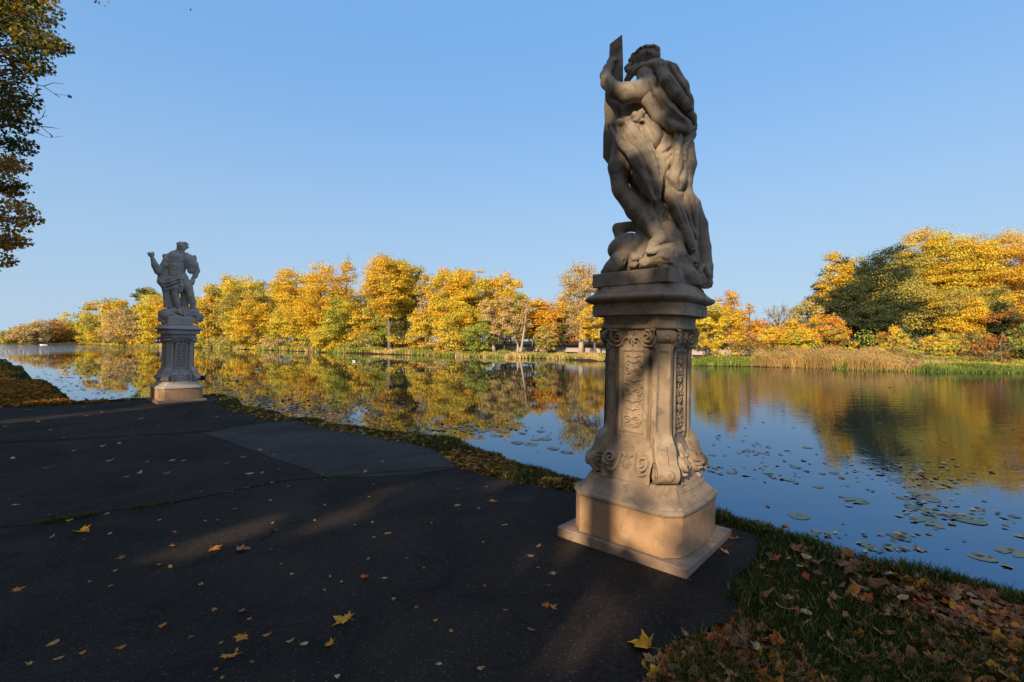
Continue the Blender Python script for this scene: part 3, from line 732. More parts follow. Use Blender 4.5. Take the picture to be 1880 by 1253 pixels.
# the plank he holds, broken off at a slant
def prism(poly, d0, d1, name, parent, P=Z, m=STONE_GREY, bev=.006):
    n_ = len(poly); V = [P(x, y, d0) for x, y in poly]+[P(x, y, d1) for x, y in poly]
    Fs = [list(range(n_))[::-1], [n_+i for i in range(n_)]]+[[i, (i+1) % n_, (i+1) % n_+n_, i+n_] for i in range(n_)]
    o = mesh_obj(name, V, Fs, m, parent); b_ = o.modifiers.new('bevel', 'BEVEL'); b_.width = bev; b_.segments = 2; return o
prism([(236,55),(181,98),(178,160),(168,210),(160,320),(156,380),(159,440),(152,500),(151,600),(178,636),(215,560),(240,480),(240,300),(240,180)], .015, .085, 'plank', st1)
# lion skin hanging between the legs
s = Sculpt((-.18, -.30, .02), (.34, .14, .72), .006)
ch(s, [(398,815,-.01),(425,890,-.03),(470,960,-.05),(503,1030,-.08)], [30,34,30,19], .03)
ch(s, [(385,850,-.02),(420,930,-.02),(450,1000,-.03)], [26,34,26], .03)
ch(s, [(495,870,-.06),(525,940,-.07),(552,1008,-.09)], [17,21,17], .02)
ch(s, [(430,800,.0),(500,850,.0),(520,960,.0)], [30,30,30], .03)
s.ell(Z(430,852,-.095), R(15,30,32), .02, tilt=-.25, sub=True)
ch(s, [(398,900,-.09),(430,990,-.10),(455,1035,-.10)], [4,7,4], .015, True); ch(s, [(470,890,-.09),(500,950,-.11),(520,1010,-.11)], [4,7,4], .015, True)
s.box(Z(527,1060,-.11), R(20,16,24), r=.012, k=.008, tilt=-.35); s.box(Z(556,1043,-.10), R(17,16,24), r=.012, k=.008, tilt=-.35)
for x, y in ((520,1032),(510,1034),(545,1010),(556,1008)): s.ell(Z(x,y,-.13), R(7,8,6), .006)
for x, y in ((540,1082),(550,1090),(562,1078),(575,1066),(532,1088)): s.ell(Z(x,y,-.13), R(7,9,7), .004)
s.rough(.002, 30, 3); s.build('lion_skin', STONE_GREY, st1)
# scaly tail standing behind on the right, coiling at its foot
s = Sculpt((-.02, -.22, -.02), (.50, .28, .82), .0052)
ch(s, [(515,745,.03),(550,810,.05),(577,900,.06),(592,1000,.05),(600,1090,.02),(590,1150,-.02)], [22,30,34,33,28,24], .02)
s.ripple((.12,0,-.99), .011, .0016, 31, .003, False)
ch(s, [(585,1080,-.06),(572,1110,-.09),(575,1150,-.10),(590,1172,-.08)], [12,14,15,12], .008); ch(s, [(605,1085,-.04),(618,1120,-.04),(620,1155,-.03),(605,1176,-.04)], [13,14,15,12], .008)
ch(s, [(612,1000,.04),(622,1080,.03),(625,1130,.02)], [12,14,12], .015)
s.build('scaly_tail', STONE_GREY, st1)
# the beast under his foot
s = Sculpt((-.52, -.30, .04), (.02, .24, .56), .006)
ch(s, [(226,955,.02),(222,915,.03),(262,898,.02),(312,905,.0),(338,945,-.03),(335,1000,-.07),(300,1040,-.12),(282,1062,-.14)], [22,30,28,28,30,30,24,18], .012)
s.ell(Z(256,992,-.05), R(74,70,56), .015, tilt=.25); s.ell(Z(215,1010,-.03), R(44,46,44), .02)
ch(s, [(252,1010,-.10),(215,1060,-.13),(185,1085,-.14),(155,1108,-.14)], [34,34,28,15], .02)
ch(s, [(232,1045,-.16),(260,1080,-.17),(262,1010,-.17)], [4,5,3], .012, True)
ch(s, [(232,955,-.06),(285,938,-.10),(325,950,-.11)], [7,8,6], .012, True)
ch(s, [(270,1060,-.15),(290,1048,-.17),(318,1040,-.17)], [10,12,8], .008); ch(s, [(268,1078,-.15),(288,1078,-.17),(300,1068,-.17)], [10,10,7], .008)
s.ell(Z(288,1062,-.19), R(13,12,8), .008, sub=True)
ch(s, [(185,1108,.0),(240,1085,-.02),(330,1075,-.04)], [24,34,34], .02); s.rough(.0025, 14, 3); s.build('sea_beast', STONE_GREY, st1)
# rock and square block under it
s = Sculpt((-.22, -.36, -.02), (.50, .34, .34), .0065)
ch(s, [(330,1065,-.16),(400,1030,-.16),(440,1015,-.14),(480,1050,-.12)], [22,34,34,34], .02)
ch(s, [(440,1060,-.12),(490,1110,-.10),(560,1150,-.06)], [44,52,44], .03); ch(s, [(480,1080,.0),(560,1130,.05),(600,1160,.08)], [60,60,40], .03)
s.ell(Z(400,1050,.0), R(90,110,60), .03)
rg = random.Random(9)
for i in range(46):
    x = rg.uniform(435, 600); y = 1020+(x-435)*.75+rg.uniform(0, 110); d = -.20+(x-435)*.0010+rg.uniform(-.01, .03)
    if y < 1172: s.box(Z(x,y,d), R(rg.uniform(10,22), rg.uniform(12,20), rg.uniform(12,26)), rz=rg.uniform(-1,1), r=.006, k=.005, tilt=rg.uniform(-.9,.9))
s.rough(.006, 20, 6); s.rough(.004, 50, 7); s.floor(0); s.build('rock_base', STONE_GREY, st1)
def obl_block(name, x0, x1, y0, y1, z0, z1, parent, m):
    o = MB().box(x0, x1, y0, y1, z0, z1).build(name, m, parent); o.rotation_euler = (0, 0, RZ)
    b_ = o.modifiers.new('bevel', 'BEVEL'); b_.width = .008; b_.segments = 2; return o
obl_block('base_slab', -.31, .33, -.34, .31, .002, .112, st1, STONE_GREY)

# the far statue: bearded man, one fist raised, cloth round the hips
K2 = 1/3.58
Q = drawing(C2, 2.026, 220+2.0, 420, 3.58); U2 = .00355
st2 = empty('stone_statue', (C2[0], C2[1], 2.026))
tag(st2, 'small-looking grey statue of a bearded man with raised fist on the far left pedestal', 'statue', 'stone statues by the lake')
def c2(s, pts, rs, k=.02, sub=False, flat=None): return ch(s, pts, rs, k, sub, flat, Q, U2)
def r2(*r): return [v*U2 for v in r]
s = Sculpt((-.75, -.75, .05), (.75, .75, 2.25), .011)
c2(s, [(365,192,0),(368,250,0),(368,300,.0)], [58,54,54], .05); c2(s, [(318,190,.0),(425,196,.0)], [30,32], .04)
s.ell(Q(345,205,-.10), r2(24,18,22), .03); s.ell(Q(392,205,-.10), r2(22,18,22), .03)
for x, y in ((352,245),(378,245),(352,268),(378,268),(364,292)): s.ell(Q(x,y,-.13), r2(12,8,11), .015)
c2(s, [(310,195,0),(290,235,-.02),(245,282,-.06)], [30,26,22], .03)
c2(s, [(245,280,-.06),(224,240,-.10),(208,195,-.12)], [25,22,14], .02)
s.ell(Q(200,175,-.12), r2(17,16,15), .01)
for i in range(4): c2(s, [(206-i*7,178,-.15),(200-i*7,162,-.17),(192-i*4,158,-.13)], [5,5.5,5], .004)
c2(s, [(214,176,-.15),(216,160,-.15),(206,152,-.14)], [5,5,4], .004)
c2(s, [(440,215,.02),(482,235,.03),(500,275,.0)], [32,26,20], .03); c2(s, [(500,275,.0),(488,310,-.06),(468,335,-.11)], [20,17,12], .02)
s.ell(Q(468,345,-.12), r2(17,12,14), .01)
for i in range(4): c2(s, [(458+i*9,340,-.15),(456+i*8,356,-.17),(456+i*7,368,-.16)], [4.6,4.6,4], .004)
c2(s, [(392,180,0),(396,150,-.02)], [24,22], .03); s.ell(Q(398,122,-.03), r2(29,30,37), .02)
s.ell(Q(385,126,-.14), r2(5,7,9), .006); s.ell(Q(374,118,-.125), r2(5,4,3), .004, sub=True); s.ell(Q(396,117,-.13), r2(5,4,3), .004, sub=True); s.ell(Q(385,112,-.13), r2(18,6,3.5), .006); s.ell(Q(384,140,-.14), r2(9,5,3), .004)
c2(s, [(400,320,-.02),(440,385,-.10),(458,430,-.12)], [40,32,24], .03); s.ell(Q(458,440,-.15), r2(18,14,17), .015)
c2(s, [(460,445,-.12),(470,480,-.08),(474,535,-.06)], [23,24,14], .02); c2(s, [(474,535,-.08),(462,550,-.18),(452,555,-.22)], [13,12,8], .01)
c2(s, [(345,330,-.02),(358,400,-.08),(358,430,-.10)], [38,30,24], .03); s.ell(Q(357,438,-.13), r2(18,14,17), .015)
c2(s, [(358,440,-.10),(370,480,-.07),(382,535,-.05)], [23,25,14], .02); c2(s, [(382,535,-.07),(390,552,-.16),(400,560,-.2)], [13,12,8], .01)
DV2 = np.array([-.578, .816, 0])
s.crease([([(365,190),(366,240),(364,300)],.016,.014),([(330,222),(348,232),(364,224)],.014,.014),([(370,224),(388,232),(408,220)],.014,.014),([(345,256),(364,260),(385,256)],.012,.009),([(345,280),(364,284),(384,280)],.012,.009),([(335,240),(340,275),(350,305)],.014,.012),([(396,240),(392,275),(384,305)],.014,.012)], Q, DV2)
s.rough(.002, 12, 3); s.build('figure', STONE_LIGHT, st2)
s = Sculpt((-.3, -.45, 1.72), (.5, .35, 2.25), .009); rng = random.Random(7)
s.ell(Q(404,112,.01), r2(33,33,34), .02)
for i in range(46):
    a = rng.uniform(0, 6.28); e = rng.uniform(-.5, 1.1); x = math.cos(a)*math.cos(e); dd = math.sin(a)*math.cos(e)
    if dd < -.55 and e < .55: continue
    p = Q(403+34*x, 116-36*math.sin(e), -.01+.115*dd); w = rng.uniform(0, 6.28)
    s.chain([p, p+np.array([.03*math.cos(w), .01, .03*math.sin(w)]), p+np.array([.03*math.cos(w+1.2), 0, .03*math.sin(w+1.2)])*1.3], [.02,.018,.011], .006)
for x, y in ((366,142),(374,152),(386,158),(380,148),(396,150),(370,158),(384,166),(362,152)): c2(s, [(x,y-5,-.12),(x-3,y+5,-.125),(x+2,y+10,-.11)], [7,7,4], .006)
s.build('hair', STONE_LIGHT, st2)
s = Sculpt((-.6, -.5, .45), (.6, .55, 1.98), .010)
c2(s, [(298,182,-.02),(300,205,-.05),(290,240,-.07),(276,254,-.06)], [15,22,19,12], .03)        # sleeve
c2(s, [(290,180,.03),(340,175,.06),(380,172,.05)], [18,18,18], .03)
c2(s, [(300,260,.06),(285,310,.04),(272,345,.0),(300,385,-.04)], [36,40,32,30], .03)
c2(s, [(280,355,-.08),(330,335,-.14),(390,325,-.16),(430,325,-.10)], [20,24,20,14], .03)
c2(s, [(290,370,-.08),(340,355,-.15),(385,345,-.17)], [22,24,18], .03); c2(s, [(300,400,-.06),(350,385,-.13),(392,360,-.16)], [20,24,16], .03)
c2(s, [(392,345,-.17),(398,375,-.18),(392,410,-.17)], [15,17,13], .02); c2(s, [(375,360,-.17),(378,390,-.17),(374,408,-.16)], [10,12,9], .012)
c2(s, [(302,390,.0),(308,450,.0),(312,520,.0)], [32,28,28], .03); c2(s, [(325,400,.02),(330,470,.04),(335,530,.04)], [24,20,20], .03)
c2(s, [(415,400,.05),(420,460,.05),(420,530,.05)], [30,26,26], .03)
for p, r in (([(278,365,-.14),(330,348,-.20),(385,335,-.21)],[3,4,3]),([(292,388,-.13),(345,372,-.20),(388,355,-.21)],[3,4,3]),([(385,355,-.235),(388,385,-.235)],[3,3]),
             ([(405,430,-.05),(408,520,-.04)],[4,4]),([(430,430,-.05),(432,520,-.04)],[4,3]),([(318,430,-.08),(322,510,-.08)],[3,3])):
    c2(s, p, r, .012, True)
s.crease([([(272,352),(320,340),(380,325),(420,325)],.016,.026),([(275,372),(330,360),(385,340)],.016,.026),([(285,395),(335,380),(385,358)],.015,.024),([(385,345),(382,370),(386,400)],.011,.016),([(398,345),(400,380),(396,410)],.010,.018),
          ([(300,420),(302,470),(306,515)],.016,.022),([(322,420),(326,470),(330,515)],.014,.020),([(410,420),(412,480),(410,525)],.014,.020),([(288,200),(300,230),(290,258)],.013,.018),([(285,280),(272,320),(262,345)],.014,.020)], Q, DV2)
s.rough(.003, 12, 9); s.build('draped_cloth', STONE_LIGHT, st2)
s = Sculpt((-.2, -.5, 1.25), (.75, .6, 1.98), .010); rng = random.Random(3)
c2(s, [(425,182,.0),(450,208,-.04),(470,240,-.05),(462,275,-.07)], [32,44,38,26], .03)
for i in range(52):
    a = rng.uniform(0, 6.28); rr = rng.uniform(0, 1); x = 452+44*rr*math.cos(a)+(rr*6); y = 220+56*rr*math.sin(a)
    c2(s, [(x,y,-.13+.06*rr),(x+rng.uniform(-8,8),y+10,-.15+.06*rr),(x+rng.uniform(-9,9),y+17,-.12+.06*rr)], [6.5,6.5,3.5], .006)
c2(s, [(408,175,-.08),(420,210,-.13),(428,245,-.13)], [6,8,6], .01)
s.build('lion_skin', STONE_LIGHT, st2)
s = Sculpt((-.8, -.6, .0), (.8, .7, .62), .011); rng = random.Random(5)
s.box((0,0,.16), (.30,.26,.06), rz=RZ, r=.04, k=.03)
s.ell(Q(300,565,.0), r2(50,52,46), .02); c2(s, [(268,555,.0),(262,590,-.02),(285,615,-.04),(305,612,-.08)], [22,20,15,10], .015)
c2(s, [(310,560,-.10),(350,572,-.14),(395,580,-.16)], [20,15,12], .02); c2(s, [(330,545,.0),(400,540,.02),(480,545,.04)], [34,34,36], .04)
s.ell(Q(450,575,-.08), r2(44,40,38), .03); s.ell(Q(425,600,-.15), r2(20,16,18), .01); s.ell(Q(510,590,-.06), r2(36,34,30), .02)
for i in range(70):
    a = rng.uniform(0, 6.28); x = 475+66*math.cos(a)*rng.uniform(.3,1); y = 572+40*math.sin(a)*rng.uniform(.3,1)
    c2(s, [(x,y,-.19),(x+rng.uniform(-9,9),y+8,-.21),(x+rng.uniform(-9,9),y+15,-.18)], [6.5,7,4], .007)
for x, y in ((415,600),(432,602)): s.ell(Q(x,y-8,-.22), r2(4,3,3), .004, sub=True)
s.rough(.006, 9, 5); s.floor(.0); s.build('beast_and_rock', STONE_LIGHT, st2)
obl_block('base_slab', -.34, .30, -.27, .30, .002, .14, st2, STONE_LIGHT)
# ------------------------------------------------------------------ trees and plants
PAL = {
 'gold':   [(.84,.49,.04),(.87,.57,.07),(.76,.40,.03),(.54,.38,.045)],
 'yellow': [(.82,.55,.05),(.86,.62,.09),(.68,.47,.05),(.44,.39,.05)],
 'amber':  [(.82,.47,.05),(.85,.54,.08),(.72,.38,.035),(.60,.38,.05)],
 'orange': [(.76,.36,.04),(.80,.43,.07),(.64,.28,.03),(.70,.42,.07)],
 'rust':   [(.42,.17,.04),(.50,.22,.05),(.32,.13,.03),(.52,.27,.07)],
 'tan':    [(.64,.44,.20),(.70,.50,.24),(.54,.37,.15),(.46,.34,.13)],
 'olive':  [(.42,.35,.08),(.52,.42,.11),(.30,.28,.07),(.58,.44,.10)],
 'lime':   [(.42,.42,.07),(.30,.34,.06),(.52,.46,.08),(.22,.27,.05)],
 'green':  [(.11,.15,.04),(.15,.19,.05),(.08,.12,.035),(.20,.22,.06)],
 'dark':   [(.055,.07,.028),(.065,.09,.035),(.04,.055,.025),(.11,.12,.045)],
 'pink':   [(.70,.38,.19),(.76,.45,.23),(.62,.30,.12),(.66,.42,.14)],
}
for k_ in ('gold','yellow','amber','orange','tan','olive','lime'): PAL[k_] = [(min(.90, a*1.04+.01), min(.8, g*1.07+.01), b_*.95+.004) for a, g, b_ in PAL[k_]]
def leaf_faces(C, Nrm, size, rg, tint, elong=.62):
    """one rhombic leaf spray per centre, facing roughly along Nrm"""
    n_ = len(C); r = rg.normal(size=(n_, 3)); a = np.cross(Nrm, r); a /= np.linalg.norm(a, axis=1)[:, None]+1e-9
    b_ = np.cross(Nrm, a); b_ /= np.linalg.norm(b_, axis=1)[:, None]+1e-9
    s = (size*rg.uniform(.6, 1.35, n_))[:, None]
    V = np.stack([C-a*s, C-b_*s*elong+Nrm*s*.12, C+a*s, C+b_*s*elong+Nrm*s*.12], 1).reshape(-1, 3)
    F = np.arange(n_*4).reshape(-1, 4); return V, F, tint
def tints(pal, n_, rg, base=None, spread=.12):
    P = np.array(PAL[pal]); i = rg.integers(0, len(P), n_) if base is None else base
    c = P[i]*(1+rg.normal(0, spread, (n_, 1)))*(1+rg.normal(0, .05, (n_, 3))); return np.clip(c, .01, .85)
def crown_pts(rg, h, z0, rx, ncl, nleaf, shape='round', droop=0.0, clump=.2):
    """clump centres spread through the crown volume; leaves on and in each clump"""
    c = []
    while len(c) < ncl:
        p = rg.uniform(-1, 1, 3); q = p[2]*.5+.5
        w = {'round': math.sqrt(max(0, 1-p[2]**2))*.95+.08, 'egg': (1-q)**.5*(.35+q)**.5*1.25, 'column': .95-.5*abs(p[2])**2.5, 'cone': (1-q)**.8, 'spread': min(1, (1-q)*2.6)**.6}[shape]
        rr = math.hypot(p[0], p[1])
        if rr > w or rr < w*rg.uniform(0, .8): continue
        c.append((p[0]*rx, p[1]*rx, z0+(h-z0)*q-droop*rr*rg.uniform(0, 1)))
    c = np.array(c); cr = clump*1.15*rx*rg.uniform(.55, 1.35, ncl)+.12*(h-z0)*clump
    k = rg.choice(ncl, nleaf, p=cr**2/np.sum(cr**2)); d = rg.normal(size=(nleaf, 3)); d /= np.linalg.norm(d, axis=1)[:, None]
    d[:, 2] = np.where(d[:, 2] < -.3, d[:, 2]*.4, d[:, 2])
    rad = cr[k]*rg.uniform(.35, 1, nleaf)**.5*(1+.25*rg.normal(size=nleaf)).clip(.3, 1.8)
    P = c[k]+d*rad[:, None]*np.array([1.1, 1.1, .88]); return c, k, P, d
def tree(name, x, y, zb, h, rx, pal, label, cat, group, shape='round', base=.25, leaf=.3, nleaf=5000, ncl=60, seed=0, bark=None, trunk_r=None, density=1.0, mixp=None, lean=0, stems=1, twigs=0, keep=None, clump=.2):
    rg = np.random.default_rng(seed+101); root = empty(name, (x, y, zb)); tag(root, label, cat, group)
    z0 = h*base; c, k, P, d = crown_pts(rg, h*.985, z0, rx, ncl, int(nleaf*density), shape, clump=clump)
    c = c+np.array([lean, 0, 0])*(c[:, 2:3]/h); P = P+np.array([lean, 0, 0])*(P[:, 2:3]/h)
    N = d*1.15+rg.normal(size=d.shape)*.6+np.array([0, 0, .25]); N /= np.linalg.norm(N, axis=1)[:, None]
    pick = rg.integers(0, 4, ncl)[k]; pick = np.where(rg.random(len(k)) < .45, rg.integers(0, 4, len(k)), pick)
    t = tints(pal, len(k), rg, pick)
    if mixp:
        m2, frac = mixp; who = (vnoise(c*np.array([1, 1, .8]), 2.2/rx, seed) > 1-2*frac)[k]; t[who] = tints(m2, len(k), rg)[who]
    P[:, 2] = np.maximum(P[:, 2], .15)
    if keep is not None:
        ok = keep(P+np.array([x, y, zb])); P, N, t = P[ok], N[ok], t[ok]
    V, F, t = leaf_faces(P, N, leaf, rg, t); mesh_obj('crown', V, F, LEAF, root, col=t)
    rr = random.Random(seed); tr = trunk_r or h*.018+.06; mb = MB()
    for q in range(stems):
        off = Vector((rr.uniform(-1, 1), rr.uniform(-1, 1), 0))*(0 if stems == 1 else tr*3); pts = []; rs = []; wx = rr.uniform(-.03, .03)*h; wy = rr.uniform(-.03, .03)*h
        for i in range(8):
            f = i/7; pts.append((off.x*(1+2*f)+wx*math.sin(f*3+q)+lean*f*.8, off.y*(1+2*f)+wy*math.sin(f*2.5), -.4+f*(h*.86+.4))); rs.append(max(.015, tr*(1-f*.88)*(1.25 if i == 0 else 1)/(1+.25*(stems-1))))
        mb.tube(pts, rs, 7)
    for ci in (rr.sample(range(ncl), min(ncl, 12+twigs))):
        p = Vector(c[ci]); f = max(.12, min(.8, (p.z/h)*.72)); s0 = Vector((wx*math.sin(f*3)+lean*f*.8, wy*math.sin(f*2.5), f*h*.86))
        m_ = s0.lerp(p, .5)+Vector((rr.uniform(-.05, .05)*h, rr.uniform(-.05, .05)*h, -.03*h+rr.uniform(0, .06)*h)); r0 = tr*(1-f)*.5+.015
        mb.tube([s0, s0.lerp(m_, .5)+Vector((0, 0, .01*h)), m_, p, p+(p-m_)*.35], [r0, r0*.75, r0*.5, r0*.25, .008], 5)
        if twigs:
            for _ in range(4):
                e = p+Vector((rr.uniform(-1, 1)*rx*.3, rr.uniform(-1, 1)*rx*.3, rr.uniform(.02, .16)*h)); mb.tube([m_.lerp(p, rr.random()), p.lerp(e, .5)+Vector((rr.uniform(-.1, .1), 0, 0)), e], [r0*.3, .02, .006], 4)
    mb.build('trunk', bark or BARK, root, smooth=True)
    return root
BANK = sorted([(940+FPX*x/y, x, y) for x, y in SHORE_FAR if y > 20])
def bank_at(u):
    """distance of the far shore in a given direction"""
    us = [q[0] for q in BANK]; ds = [q[2] for q in BANK]; return float(np.interp(u, us, ds))
def ground_at(x, y): return float(ground_z(np.array([[x, y]]))[0])
def far_tree(u, top, wpx, back, pal, label, name='autumn_tree', cat='tree', shape='round', base=.12, density=1.0, seed=None, ncl=None, group=None, leafk=1.0, wk=1.0, **kw):
    D = bank_at(u)+back; x = (u-940)/FPX*D; zb = ground_at(x, D)-.05; h = (626-top)/FPX*D+EYE-zb; rx = wpx/2/FPX*D*.92*wk
    px = FPX/D; leaf = max(.085, 1.45/px)*leafk; area = (h*px)*(wpx)
    n_ = int(min(26000, max(2200, area*1.75/(leafk**1.5)))); ncl = ncl or int(max(62, min(130, area/100)))
    return tree(name, x, D, zb, h, rx, pal, label, cat, group, shape, base, leaf, n_, ncl, seed if seed is not None else int(u*7+top), density=density, **kw)
